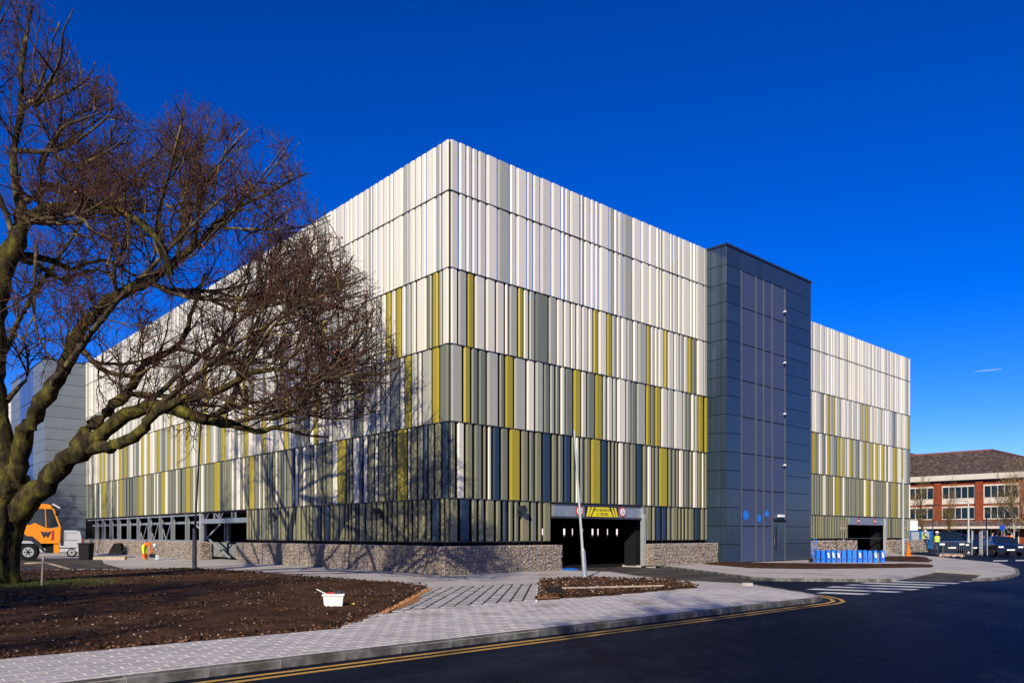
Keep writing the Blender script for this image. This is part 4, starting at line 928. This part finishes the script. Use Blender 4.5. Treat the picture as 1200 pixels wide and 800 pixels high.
# ---------------- vehicles ----------------
def wheel(parent, x, y, r, wd, side=-1, rim=.58):
    t = MB().lathe((x, y, r), [(r*.8, -wd/2), (r, -wd/2+.03), (r, wd/2-.03), (r*.8, wd/2)], 24, None, 'y').build('wheel', M['black'], parent)
    yy = y + side*(wd/2 + .004)
    MB().lathe((x, yy, r), [(r*rim, -.015), (r*rim, .015)], 20, M['galvp'], 'y').lathe((x, yy+side*.018, r), [(r*.2, -.01), (r*.2, .01)], 10, M['black'], 'y').build('rim', None, t)
    for k in range(6):
        a = k*math.pi/3; MB().lathe((x + r*rim*.6*math.cos(a), yy+side*.017, r + r*rim*.6*math.sin(a)), [(r*.09, -.004), (r*.09, .004)], 8, M['black'], 'y').build('wheel_hole', None, t)
x, y = gp(33, 656.5)
tk = thing('orange_truck', 'orange truck cab with dark side window and black wheel, half hidden by the oak trunk', 'truck', (x, y, .1), .5)
cabp = [(-.35, 1.72), (-.1, 1.55), (.55, 1.05), (1.68, 1.05), (1.74, 1.9), (1.70, 2.15), (1.35, 2.02), (.95, 2.02), (.42, 2.33), (-.1, 3.45), (-.6, 3.5), (-.6, 1.72)]
MB().prism([(-2.6, 1.25), (-.36, 1.25), (-.36, 1.72), (-.1, 1.55), (.55, 1.05), (1.68, 1.05), (1.74, 1.9), (1.70, 2.1), (1.3, 2.0), (.95, 2.0), (.35, 2.33), (.1, 2.2), (-2.6, 2.2)], 0, 2.2).build('body', M['orange'], tk)
MB().prism([(.42, 2.30), (.95, 2.02), (1.3, 2.03), (1.66, 2.15), (1.35, 3.15), (.2, 3.2), (-.3, 2.3)], .08, 2.12).build('cab_glass', M['glass'], tk)
MB().prism([(-.9, 3.22), (1.3, 3.18), (1.22, 3.42), (1.0, 3.5), (-.9, 3.5)], 0, 2.2).build('cab_roof', M['orange'], tk)
MB().bar((1.68, .05, 2.1), (1.32, .05, 3.2), .09, .09, up=Vector((0, 1, 0))).bar((-.6, .05, 2.2), (-.6, .05, 3.2), .12, .1, up=Vector((0, 1, 0))).bar((.95, .03, 2.0), (.9, .03, 3.2), .05, up=Vector((0, 1, 0))).build('pillar', M['orange'], tk)
MB().bar((1.25, -.05, 3.35), (1.62, -.25, 3.05), .05).box(1.45, 1.68, -.3, -.22, 2.75, 3.1).build('mirror', M['black'], tk); MB().bar((1.3, -.1, 3.5), (1.7, -.15, 3.25), .06).build('mirror_arm', M['white'], tk)
MB().prism([(-.85, .95), (-.75, 1.3), (-.35, 1.5), (.2, 1.5), (.62, 1.1), (.9, .55), (.8, .5), (.5, .9), (.15, 1.2), (-.3, 1.22), (-.6, .95)], -.03, .5).build('mudguard', M['capm'], tk)
MB().box(-2.6, 1.6, .3, 1.9, .75, 1.04).box(.9, 1.55, .05, .5, .45, .75).build('chassis', M['black'], tk)
MB().box(1.35, 1.66, -.05, .5, .45, 1.0).build('step', M['orange'], tk); MB().box(1.72, 1.86, -.02, 2.2, .9, 1.9).build('front_grille', M['capm'], tk)
wheel(tk, 0, .2, .52, .34); wheel(tk, 0, 1.9, .52, .34, 1); wheel(tk, -2.3, .2, .52, .34); wheel(tk, -2.3, 1.9, .52, .34, 1)
for (tx, dx, dz, c) in (('w', .93, 1.66, 'ink'), ('j', 1.30, 1.62, 'red')):
    o = link('lettering', text_mesh(tx, .66, M[c], .008, .03), tk); o.location = (dx, -.015, dz); o.rotation_euler = (rad(90), 0, 0)

def car(name, label, x, y, rz, body, sc_=(1, 1, 1), group=None, kind='car'):
    root = thing(name, label, kind, (x, y, .05), rz, group); root.scale = sc_
    W2 = .86
    lo = [(-2.15, .35), (-2.2, .75), (-2.05, 1.0), (-1.1, 1.06), (1.0, 1.04), (1.95, .88), (2.18, .62), (2.15, .33)]
    mb = MB(); n = len(lo)
    vs = []
    for (yy, s, dz) in ((-W2, .985, .0), (-W2*.97, 1, .0), (W2*.97, 1, .0), (W2, .985, .0)):
        for (a, b) in lo: vs.append((a*s, yy * (1 if b < .95 else .94), b))
    fs = [tuple(range(n)), tuple(range(4*n-1, 3*n-1, -1))]
    for j in range(3): fs += [(j*n+i, j*n+(i+1) % n, (j+1)*n+(i+1) % n, (j+1)*n+i) for i in range(n)]
    mb.add(vs, fs); mb.build('body', body, root)
    up = [(-1.95, 1.03), (-1.5, 1.45), (-.9, 1.53), (.1, 1.5), (1.05, 1.05)]
    g = MB(); vs = []
    for yy, k in ((-W2*.92, 0), (-W2*.72, 1), (W2*.72, 1), (W2*.92, 0)):
        pass
    vs = [(-1.95, -W2*.92, 1.03), (1.05, -W2*.92, 1.03), (1.05, W2*.92, 1.03), (-1.95, W2*.92, 1.03), (-1.45, -W2*.72, 1.47), (.15, -W2*.72, 1.47), (.15, W2*.72, 1.47), (-1.45, W2*.72, 1.47)]
    g.add(vs, [(0,1,5,4),(1,2,6,5),(2,3,7,6),(3,0,4,7),(4,5,6,7)]).build('windows', M['glass'], root)
    MB().add([(-1.47, -W2*.73, 1.46), (.17, -W2*.73, 1.46), (.17, W2*.73, 1.46), (-1.47, W2*.73, 1.46), (-1.3, -W2*.6, 1.53), (0, -W2*.6, 1.53), (0, W2*.6, 1.53), (-1.3, W2*.6, 1.53)], [(0,1,5,4),(1,2,6,5),(2,3,7,6),(3,0,4,7),(4,5,6,7)]).build('roof', body, root)
    for yy in (-W2*.83, W2*.83):
        MB().bar((1.02, yy*1.08, 1.04), (.15, yy*.9, 1.48), .06).bar((-.65, yy*1.1, 1.04), (-.65, yy*.9, 1.48), .06).bar((-1.93, yy*1.08, 1.04), (-1.45, yy*.9, 1.48), .08).build('pillar', body, root)
    for sx in (-1.35, 1.35):
        for sy in (-1, 1): wheel(root, sx, sy*.76, .32, .2, sy)
    for sy in (-.62, .62):
        MB().box(2.08, 2.17, sy-.16, sy+.16, .66, .78).build('headlight', M['white'], root); MB().box(-2.19, -2.1, sy-.14, sy+.14, .72, .88).build('tail_light', M['red'], root)
    MB().box(2.15, 2.19, -.4, .4, .42, .6).build('grille', M['black'], root); MB().box(2.18, 2.2, -.25, .25, .45, .55).build('number_plate', M['white'], root)
    return root

# silver panel van behind the truck
x, y = gp(84, 652.5)
vn = thing('silver_van', 'silver grey panel van parked behind the orange truck', 'van', (x, y, .1), .5)
MB().prism([(-3.3, .38), (.62, .38), (.66, 1.0), (.60, 1.45), (.50, 1.82), (.2, 1.9), (-1.7, 1.9), (-2.4, 1.35), (-3.2, 1.15), (-3.35, .8)], 0, 1.75).build('body', M['silver'], vn)
MB().box(-.42, .38, -.015, -.002, 1.18, 1.21).box(-1.25, .3, -.015, -.002, .62, .68).build('side_rail', M['black'], vn)
MB().box(-.42, -.39, -.012, -.002, 1.2, 1.72).box(-1.3, -1.28, -.012, -.002, .6, 1.75).box(-.39, .35, -.012, -.002, 1.72, 1.74).build('door_seam', M['capm'], vn)
MB().box(.60, .70, -.02, 1.77, .38, .58).build('bumper', M['black'], vn); MB().box(.585, .665, .0, .12, .95, 1.35).build('tail_light', M['red'], vn)
MB().prism([(-2.35, 1.3), (-1.75, 1.8), (-1.4, 1.8), (-1.4, 1.3)], -.012, -.002).build('window', M['glass'], vn)
wheel(vn, 0, .09, .33, .2, rim=.66); wheel(vn, -2.6, .09, .33, .2, rim=.66); wheel(vn, 0, 1.66, .33, .2, 1); wheel(vn, -2.6, 1.66, .33, .2, 1)

# parked cars on the right
for (px, py, rz, sc_, label) in ((1125, 649.5, -2.0, (1, 1.1, 1.22), 'tall dark blue car parked behind the grey crowd barrier'), (1150, 648.5, -1.95, (1, 1, 1.1), 'dark blue car between the wrapped fence panels'), (1188, 650.5, -1.85, (1, 1.05, .98), 'dark blue saloon car facing the road at the right edge')):
    x, y = gp(px, py); car('parked_car', label, x, y + 1.5, rz, M['cpaint'], sc_, 'dark cars parked before the brick office')

# ---------------- people ----------------
def person(label, loc, rz, J, mats, sc_=1.0, helmet=True, vest=None):
    # J: joint dictionary in metres
    root = thing('person', label, 'person', loc, rz)
    names = list(J); pos = [Vector(J[k][0])*sc_ for k in names]; rr_ = [J[k][1]*sc_ for k in names]
    E = [('pelvis','chest'),('chest','neck'),('neck','head'),('head','crown'),('chest','shL'),('shL','elL'),('elL','haL'),('haL','fiL'),('chest','shR'),('shR','elR'),('elR','haR'),('haR','fiR'),('pelvis','hipL'),('hipL','knL'),('knL','anL'),('anL','toL'),('pelvis','hipR'),('hipR','knR'),('knR','anR'),('anR','toR')]
    me = bpy.data.meshes.new('body'); me.from_pydata(pos, [(names.index(a), names.index(b)) for a, b in E], [])
    o = bpy.data.objects.new('tmp', me); COL.objects.link(o); md = o.modifiers.new('s', 'SKIN'); md.use_smooth_shade = True
    for i, sv in enumerate(me.skin_vertices[0].data): sv.radius = (rr_[i], rr_[i]*.9); sv.use_root = (names[i] == 'pelvis')
    o.modifiers.new('u', 'SUBSURF').levels = 1
    dg = bpy.context.evaluated_depsgraph_get(); nm = bpy.data.meshes.new_from_object(o.evaluated_get(dg)); bpy.data.objects.remove(o)
    nm.materials.clear(); ml = [mats[k] for k in ('top', 'legs', 'skin', 'boots')]
    for q in ml: nm.materials.append(q)
    cls = {}
    for a, b in E:
        c = 0
        if b in ('knL','knR','anL','anR','hipL','hipR'): c = 1
        if b in ('toL','toR'): c = 3
        if b in ('head','crown','fiL','fiR'): c = 2
        cls[(a, b)] = c
    for p in nm.polygons:
        best = None
        for a, b in E:
            A = pos[names.index(a)]; Bq = pos[names.index(b)]; d = Bq - A; t_ = max(0, min(1, (p.center - A).dot(d)/d.length_squared)); ds = (p.center - A - d*t_).length
            if best is None or ds < best[0]: best = (ds, cls[(a, b)])
        p.material_index = best[1]; p.use_smooth = True
    nm.name = 'body'; link('body', nm, root)
    hd_ = pos[names.index('crown')]; hn = pos[names.index('head')]; ax = (hd_ - hn).normalized()
    if helmet:
        hm = MB(); hm.lathe((0,0,0), [(.125, 0), (.12, .05), (.09, .10), (.04, .125), (.005, .13)], 14); hm.prism([(-.1,.0),(.1,.0),(.09,.02),(-.09,.02)], -.2, -.08)
        h = hm.build('hard_hat', M['white'], root); h.location = hn + ax*.06; h.rotation_mode = 'QUATERNION'; h.rotation_quaternion = ax.to_track_quat('Z', 'Y')
        h.scale = (sc_, sc_, sc_)
    if vest:
        A = pos[names.index('pelvis')]; Bq = pos[names.index('chest')]; N = pos[names.index('neck')]
        P_ = [A.lerp(Bq, .05), A.lerp(Bq, .5), Bq, Bq.lerp(N, .55)]
        v = MB().tube(P_, [.19*sc_, .19*sc_, .215*sc_, .14*sc_], 12, vest).build('vest', None, root)
        for f in (.3, .75):
            c = A.lerp(Bq, f); dd = (Bq - A).normalized()*.025
            MB().tube([c-dd, c+dd], [.198*sc_+.012*f]*2, 12, M['galvp']).build('reflective_band', None, v)
    return root
stand = dict(pelvis=((0,0,.95),.14), chest=((0,0,1.32),.17), neck=((0,0,1.50),.055), head=((0,-.01,1.60),.085), crown=((0,-.01,1.73),.09),
    shL=((.19,0,1.42),.065), elL=((.27,-.03,1.15),.05), haL=((.25,-.2,.98),.035), fiL=((.24,-.27,.92),.028), shR=((-.19,0,1.42),.065), elR=((-.27,-.03,1.15),.05), haR=((-.24,-.22,1.02),.035), fiR=((-.2,-.29,.98),.028),
    hipL=((.1,0,.88),.10), knL=((.11,-.01,.5),.07), anL=((.12,.02,.1),.05), toL=((.13,-.14,.04),.04), hipR=((-.1,0,.88),.10), knR=((-.11,-.01,.5),.07), anR=((-.12,.02,.1),.05), toR=((-.13,-.14,.04),.04))
bend = dict(pelvis=((-.22,0,.93),.14), chest=((.22,0,1.08),.16), neck=((.38,0,1.0),.055), head=((.46,0,.96),.085), crown=((.56,0,.93),.09),
    shL=((.28,.17,1.02),.06), elL=((.33,.2,.72),.05), haL=((.3,.12,.46),.035), fiL=((.3,.1,.38),.028), shR=((.28,-.17,1.02),.06), elR=((.34,-.2,.74),.05), haR=((.32,-.12,.46),.035), fiR=((.32,-.1,.38),.028),
    hipL=((-.2,.1,.86),.11), knL=((-.08,.13,.47),.075), anL=((-.14,.14,.1),.05), toL=((0,.15,.04),.04), hipR=((-.2,-.1,.86),.11), knR=((-.14,-.13,.47),.075), anR=((-.14,-.14,.1),.05), toR=((0,-.15,.04),.04))
sit = dict(pelvis=((0,0,1.2),.14), chest=((.0,-.05,1.58),.16), neck=((.02,-.08,1.75),.055), head=((.03,-.1,1.85),.085), crown=((.04,-.12,1.97),.09),
    shL=((.18,-.05,1.66),.06), elL=((.26,-.15,1.42),.05), haL=((.2,-.36,1.32),.035), fiL=((.16,-.42,1.28),.028), shR=((-.18,-.05,1.66),.06), elR=((-.24,-.15,1.42),.05), haR=((-.14,-.36,1.3),.035), fiR=((-.1,-.42,1.28),.028),
    hipL=((.1,-.05,1.16),.11), knL=((.13,-.45,1.12),.075), anL=((.16,-.42,.7),.05), toL=((.16,-.56,.64),.04), hipR=((-.1,-.05,1.16),.11), knR=((-.12,-.45,1.1),.075), anR=((-.12,-.5,.68),.05), toR=((-.12,-.64,.62),.04))
x, y = gp(172, 656)
p = person('worker in orange top and yellow trousers bending over a cutting tool', (x, y, .1), -.15, bend, dict(top=M['hior'], legs=M['hiyel'], skin=M['skin'], boots=M['hior']), 1.0)
MB().tube([(-.12, -.14, .14), (-.13, -.135, .42)], [.075, .085], 10).tube([(-.12, .14, .14), (-.1, .135, .42)], [.075, .085], 10).build('orange_gaiter', M['hior'], p)
MB().tube([(-.02, 0, 1.06), (.03, 0, 1.08)], [.175, .18], 12).build('reflective_band', M['galvp'], p)
sw = thing('disc_cutter', 'dark handheld disc cutter held by the bending worker', 'tool', (x + .36, y, .1), 0)
MB().box(-.16, .14, -.12, .12, .16, .38).tube([(-.14, 0, .38), (0, 0, .47), (.14, 0, .38)], .02, 6).build('motor', M['black'], sw); MB().lathe((.24, 0, .17), [(.16, -.01), (.16, .01)], 18, None, 'y').build('disc', M['galv'], sw)
x, y = gp(1098, 650); person('worker in yellow vest and white helmet standing by the crowd barrier', (x, y, .1), math.pi - .2, stand, dict(top=M['denim'], legs=M['denim'], skin=M['skin'], boots=M['black']), 1.05, vest=M['hiyel'])
x, y = gp(1071, 648.5)
person('worker in yellow vest sitting on the end of the gabion wall', (W(UEND+1.0, 2.25)[0], W(UEND+1.0, 2.25)[1], .1), .9, sit, dict(top=M['denim'], legs=M['denim'], skin=M['skin'], boots=M['black']), 1.0, vest=M['hiyel'])
x, y = gp(1163, 648); person('bareheaded person in a blue jacket behind the wrapped fence panels', (x, y, .1), .6, stand, dict(top=M['blue'], legs=M['denim'], skin=M['skin'], boots=M['black']), 1.0, helmet=False)

# cone
x, y = gp(1064.5, 652.8)
cn = thing('traffic_cone', 'orange traffic cone beside the silver post near the sitting worker', 'cone', (x, y, .12))
MB().lathe((0,0,0), [(.2,.03),(.17,.06),(.04,.98),(.03,1.0)], 14).build('cone_body', M['hior'], cn); MB().box(-.24,.24,-.24,.24,0,.04).build('base', M['hior'], cn)

# lamp posts on the right
def lamp(px, py, top, label, m, arm=0, r=.06, two=False):
    x, y = gp(px, py); h = (626-top)/F*y + EYE - .1
    o = thing('lamp_post', label, 'lamp post', (x, y, .1))
    MB().tube([(0,0,0),(0,0,1.2),(0,0,1.25),(0,0,h)], [r*1.4, r*1.4, r, r*.7], 8).build('shaft', m, o)
    if arm:
        MB().tube([(0,0,h),(-arm*.5,0,h+.12),(-arm,0,h+.1)], r*.5, 6).build('arm', m, o); MB().box(-arm-.5, -arm+.1, -.12, .12, h+.03, h+.15).build('lantern', m, o)
    if two: MB().box(-.7, .7, -.1, .1, h, h+.12).build('lantern', m, o)
lamp(1058.3, 653, 560, 'plain silver lamp post before the wing\'s right end', M['galvp'], r=.075)
lamp(1135, 648.5, 588, 'silver lamp post with one arm, between the two dark cars', M['galvp'], arm=.7, r=.09)
lamp(1093, 644, 592, 'dark lamp post with a double head behind the yellow vested worker', M['capm'], two=True, r=.06)
lamp(1156, 644, 596, 'dark slim lamp post before the office windows at right', M['capm'], r=.06)

# blue cabin behind the workers
x, y = gp(1072, 646)
cb = thing('blue_cabin', 'blue site trailer with large windows behind the two workers', 'trailer', (x, y + 2, .1), .12)
MB().box(-.6, 3.0, 0, 2.2, .25, 1.95).build('body', mat('dull blue paint', (.01, .10, .32), .5, noise=.2, bscale=6), cb)
for k in range(3): MB().box(-.3 + k*1.05, .5 + k*1.05, -.03, -.003, 1.1, 1.85).build('window', M['galvp'], cb)
for a in (-.2, 2.6): MB().lathe((a, .15, .2), [(.2, -.1), (.2, .1)], 14, None, 'y').build('wheel', M['black'], cb)
x, y = gp(1093, 646)
sb = thing('notice_board', 'white notice board on a post above the yellow vested worker', 'sign', (x, y + 3, .1))
MB().box(-.95, .15, -.03, 0, 2.0, 2.95).build('board', M['white'], sb); MB().tube([(-.4, .03, 0), (-.4, .03, 2.9)], .04, 6).build('post', M['galv'], sb)

def barrier(px, py, rz, label, w_=2.2, h=1.05, name='crowd_barrier', group='grey barriers near the parked cars', nb=14, m='galv', r=.017):
    x, y = gp(px, py); o = thing(name, label, 'barrier', (x, y, .1), rz, group)
    MB().tube([(0,0,.12),(0,0,h-.1),(.1,0,h),(w_-.1,0,h),(w_,0,h-.1),(w_,0,.12),(0,0,.12)], r, 6).build('frame', M[m], o)
    for k in range(1, nb): MB().tube([(w_*k/nb,0,.12),(w_*k/nb,0,h)], r*.4, 4).build('bar', M[m], o)
    for a in (.3, w_-.3): MB().bar((a,-.3,.02),(a,.3,.02),.04).bar((a,0,0),(a,0,.14),.04).build('foot', M[m], o)
barrier(1092, 649.5, .1, 'grey crowd barrier behind the yellow vested worker'); barrier(1105, 650, -.05, 'grey crowd barrier in front of the tall dark car')
def mesh_fence(px, py, rz, label, w_=1.6, h=1.9):
    x, y = gp(px, py); o = thing('mesh_fence_panel', label, 'fence panel', (x, y, .1), rz, 'upright wire fence panels by the parked cars')
    MB().tube([(0,0,0),(0,0,h),(w_,0,h),(w_,0,0)], .035, 6).build('frame', M['galvp'], o)
    mb = MB()
    for k in range(1, 16): mb.tube([(w_*k/16,0,.1),(w_*k/16,0,h)], .008, 4, cap=False)
    for z in np.arange(.2, h, .28): mb.tube([(0,0,z),(w_,0,z)], .008, 4, cap=False)
    mb.build('wire_mesh', M['galvp'], o, kind='stuff')
mesh_fence(1139, 650, 1.0, 'wire fence panel to the right of the silver armed lamp post'); mesh_fence(1151, 650.5, 1.15, 'wire fence panel in front of the second dark car'); mesh_fence(1157, 650.5, 1.3, 'wire fence panel beside the person in the blue jacket')
x, y = gp(1188, 645)
ob = thing('orange_barrier', 'orange and white plastic works barrier behind the right hand car', 'barrier', (x, y+3, .1)); MB().box(0, 1.9, 0, .08, .35, .6).box(0, 1.9, 0, .08, .75, 1.5).build('board', M['hior'], ob); MB().box(.1, .2, -.02, .1, 0, 1.6).box(1.7, 1.8, -.02, .1, 0, 1.6).build('upright', M['white'], ob)
x, y = gp(1174, 649)
rs = thing('road_sign', 'small round blue road sign on a thin post', 'sign', (x, y, .1)); MB().tube([(0,0,0),(0,0,2.2)], .035, 6).build('post', M['galv'], rs); MB().lathe((0,-.05,2.15), [(.24,-.01),(.24,.01)], 18, None, 'y').build('disc', mat('blue sign face', (.01,.06,.4), .4), rs)
# rubble near the barrier
V, Fc = rocks(26, np.column_stack([np.array([gp(px, py) for px, py in zip(np.linspace(1102, 1130, 26), 651.5 + RNG.uniform(-.8, .8, 26))]), np.full(26, .15)]), RNG.uniform(.06, .18, 26), 3)
link('rubble', np_mesh('rubble', V, Fc, mat('pinkish rubble', (.5, .34, .28), .9, island=.3)), kind='stuff', label='broken pinkish rubble on the ground before the crowd barrier', cat='rubble')

# yard clutter on the left
x, y = gp(101, 655.5); bn = thing('black_bin', 'tall black bin at the left end of the long gabion wall', 'bin', (x, y, .1)); frus(.3, .28, .34, .32, 0, 1.0).build('body', M['black'], bn); MB().box(-.37, .37, -.35, .35, 1.0, 1.07).build('lid', M['black'], bn)
x, y = gp(136, 650); bl = thing('wheelbarrow', 'upturned dark wheelbarrow leaning on the long gabion wall', 'wheelbarrow', (x, y, .1)); MB().prism([(-.55, 0), (.5, 0), (.5, .75), (.35, .95), (-.05, .9), (-.3, .5)], -.25, .25).build('tray', M['black'], bl); MB().bar((.5, -.2, .1), (.9, -.2, .7), .04).bar((.5, .2, .1), (.9, .2, .7), .04).build('handle', M['capm'], bl)
x, y = gp(129, 652.5); MB().bar((-.8, 0, .28), (.9, .1, .25), .5, .05).bar((-.5, .1, .33), (.4, 0, .36), .3, .04).build('board_stack', M['galvp'], None, (x, y, .0), label='pale sheets stacked on the timber beside the black wheelbarrow', cat='sheets')
x, y = gp(129, 655.5); MB().bar((-1.0, 0, .1), (1.0, 0, .1), .3, .2).build('timber_beam', M['timber'], None, (x, y, .1), label='pale timber beam lying on the yard left of the bending worker', cat='timber')

# ---------------- brick office at the right ----------------
QX, QY = 53.9, 105.0
OB = thing('brick_office', 'three storey red brick office with ribbon windows and brown tiled hipped roof', 'building', (QX, QY, 0), math.atan2(-9.6, 9.1))
# local x runs toward the camera side (right in the picture), local y away
LW = 40; x0_, x1_ = -18.0, 17.5
zs = dict(eave=9.3)
MB().box(x0_, x1_, .0, 14, 0, 8.7, M['brick']).build('wall', None, OB)
MB().box(x0_-.6, x1_+.6, -.75, 14.6, 8.72, 9.45).build('fascia', mat('cream fascia', (.62, .56, .48), .6, noise=.06, bscale=3), OB)
MB().box(x0_-.3, x1_+.3, -.3, 14.3, 8.5, 8.715).build('soffit', M['capm'], OB)
ry = 7.0; rz_ = 13.0
rf = MB().add([(x0_-.6,-.75,9.46),(x1_+.6,-.75,9.46),(x1_+.6,14.6,9.46),(x0_-.6,14.6,9.46),(x0_+6,ry,rz_),(x1_-9.5,ry,rz_)], [(0,1,5,4),(1,2,5),(2,3,4,5),(3,0,4)]).build('roof', M['tile'], OB)
# tile courses on the visible slope
tl = MB(); r = random.Random(9)
nrow = 22
for i in range(nrow):
    f0 = i/nrow; yy = -.75 + (ry+.75)*f0; zz = 9.46 + (rz_-9.46)*f0; xa = x0_-.6 + 6.6*f0; xb = x1_+.6 - 10.1*f0; x = xa
    while x < xb:
        l_ = .42; e = r.uniform(.02, .06)
        tl.add([(x, yy-.05, zz+e), (min(x+l_, xb), yy-.05, zz+e), (min(x+l_, xb), yy+.36, zz+.2), (x, yy+.36, zz+.2), (x, yy-.05, zz-.02), (min(x+l_, xb), yy-.05, zz-.02)], [(0,1,2,3),(4,5,1,0)]); x += l_+.02
tl.build('roof_tiles', M['tile'], OB, kind='stuff')
tr_ = MB().bar((x0_+6, ry, rz_+.08), (x1_-9.5, ry, rz_+.08), .3, .2).bar((x1_-9.5, ry, rz_+.08), (x1_+.6, -.7, 9.6), .3, .15).build('ridge', mat('red ridge tile', (.22, .09, .06), .8), OB)
M['frame'] = mat('cream window frame', (.66, .58, .50), .6)
bay = 4.85; first = 3.55 - 5*bay     # pier centres
for bnum in range(7):
    p0 = first + bnum*bay
    MB().box(p0-.42, p0+.42, -.35, -.002, 0, 8.45).build('pier', M['brick'], OB)
    a, b = p0 + .48, p0 + bay - .48
    if b > x1_: continue
    for (za, zb, sp) in ((6.4, 7.85, True), (3.75, 5.15, False), (.5, 2.3, False)):
        fr = MB(); fr.box(a, b, -.14, -.003, za-.12, za); fr.box(a, b, -.18, -.003, zb, zb+.2); fr.box(a, a+.1, -.14, -.003, za, zb); fr.box(b-.1, b, -.14, -.003, za, zb)
        if sp: fr.box(a, b, -.10, -.003, za-.75, za-.125)
        wn = fr.build('window', M['frame'], OB)
        n = 5; ww = (b-a-.2)/n
        for k in range(n):
            xx = a+.1+k*ww; MB().box(xx+.036, xx+ww-.036, -.06, -.02, za+.02, zb-.02).build('pane', M['bglass'], wn)
            if k: MB().box(xx-.035, xx+.035, -.13, -.003, za, zb).build('mullion', M['frame'], wn)
# tiled canopy above the ground floor
MB().add([(x0_,-1.9,2.75),(x1_,-1.9,2.75),(x1_,-.36,3.45),(x0_,-.36,3.45)], [(0,1,2,3)]).build('canopy_roof', M['tile'], OB)
MB().box(x0_, x1_, -1.95, -.36, 2.45, 2.74).build('canopy_fascia', M['frame'], OB)
# gabled roof peeping out behind
gb = thing('gabled_building', 'pale gable with brown roof just visible between car park and office roof', 'building', (59.0, 118.0, 0), math.atan2(-9.6, 9.1))
MB().prism([(-6, 0), (3.5, 0), (3.5, 12.2), (.0, 14.6), (-6, 12.4)][:0] + [(-5, 0), (2.4, 0), (2.4, 11.6), (-1.3, 14.5), (-5, 11.6)], 0, 10).build('wall', mat('pale render', (.6, .6, .6), .8), gb)
MB().bar((-1.3, -.2, 14.6), (2.9, -.2, 11.3), .3, .3, up=Vector((0,1,0))).bar((-1.3, 5, 14.7), (2.9, 5, 11.4), 10.4, .25, up=Vector((0,0,1))).bar((-1.3, 5, 14.7), (-5.5, 5, 11.4), 10.4, .25, up=Vector((0,0,1))).build('roof', M['tile'], gb)

# young trees before the office
M['gold'] = mat('golden twig', (.24, .16, .05), .9, island=.4); M['birch'] = mat('birch bark', (.50, .44, .36), .8, noise=.3, bscale=10)
def place_tree(px, py, top, label, seed, **kw):
    x, y = gp(px, py); h = (626-top)/F*y + EYE; small_tree('young_tree', label, x, y, h, seed, group='bare trees before the brick office', **kw)
place_tree(1080, 643.5, 578, 'slim bare tree in front of the leftmost office windows', 21, spread=.28, twig='gold')
place_tree(1112, 643.8, 583, 'slim bare tree in front of the middle office windows', 22, spread=.26, twig='gold')
place_tree(1176, 645, 585, 'pale barked birch left of the right hand golden trees', 23, bark='birch', twig='gold', spread=.45)
place_tree(1187, 645.5, 566, 'tall birch with pale trunk and golden twigs, nearest the right edge', 24, bark='birch', twig='gold', spread=.4, n1=34)
place_tree(1203, 646, 562, 'golden twigged birch cut by the right edge', 25, bark='birch', twig='gold', spread=.45, n1=30)

# distant hedge line
hd_ = MB(); r = random.Random(2)
for k in range(2600):
    x = r.uniform(60, 190); y = 150 + r.uniform(-2, 2); z = r.uniform(0, 3.2 + 1.2*math.sin(x*.3)); s = .45
    a = Vector((r.gauss(0,1), r.gauss(0,1), r.gauss(0,1))).normalized()*s; b = a.cross(Vector((r.gauss(0,1), r.gauss(0,1), 1))).normalized()*s
    c = Vector((x, y, z)); hd_.add([c-a, c+b, c+a, c-b], [(0,1,2,3)])
hd_.build('hedge', mat('dark hedge leaves', (.05, .065, .025), .9, island=.4), None, kind='stuff', label='dark hedge far beyond the office car park', cat='hedge')
# contrail
m = mat('thin cloud', (.9, .9, .9), 1.0); bs = m.node_tree.nodes['Principled BSDF']; bs.inputs['Alpha'].default_value = .12
MB().tube([((1142-600)/F*2000, 2000, (626-434.5)/F*2000), ((1160-600)/F*2000, 2010, (626-432)/F*2000), ((1180-600)/F*2000, 2020, (626-429.5)/F*2000)], [.6, 2.2, .8], 8).build('contrail', m, None, kind='stuff', label='faint short white contrail low in the right of the sky', cat='contrail')
print('objects', len(bpy.data.objects), 'panels', len(panels))
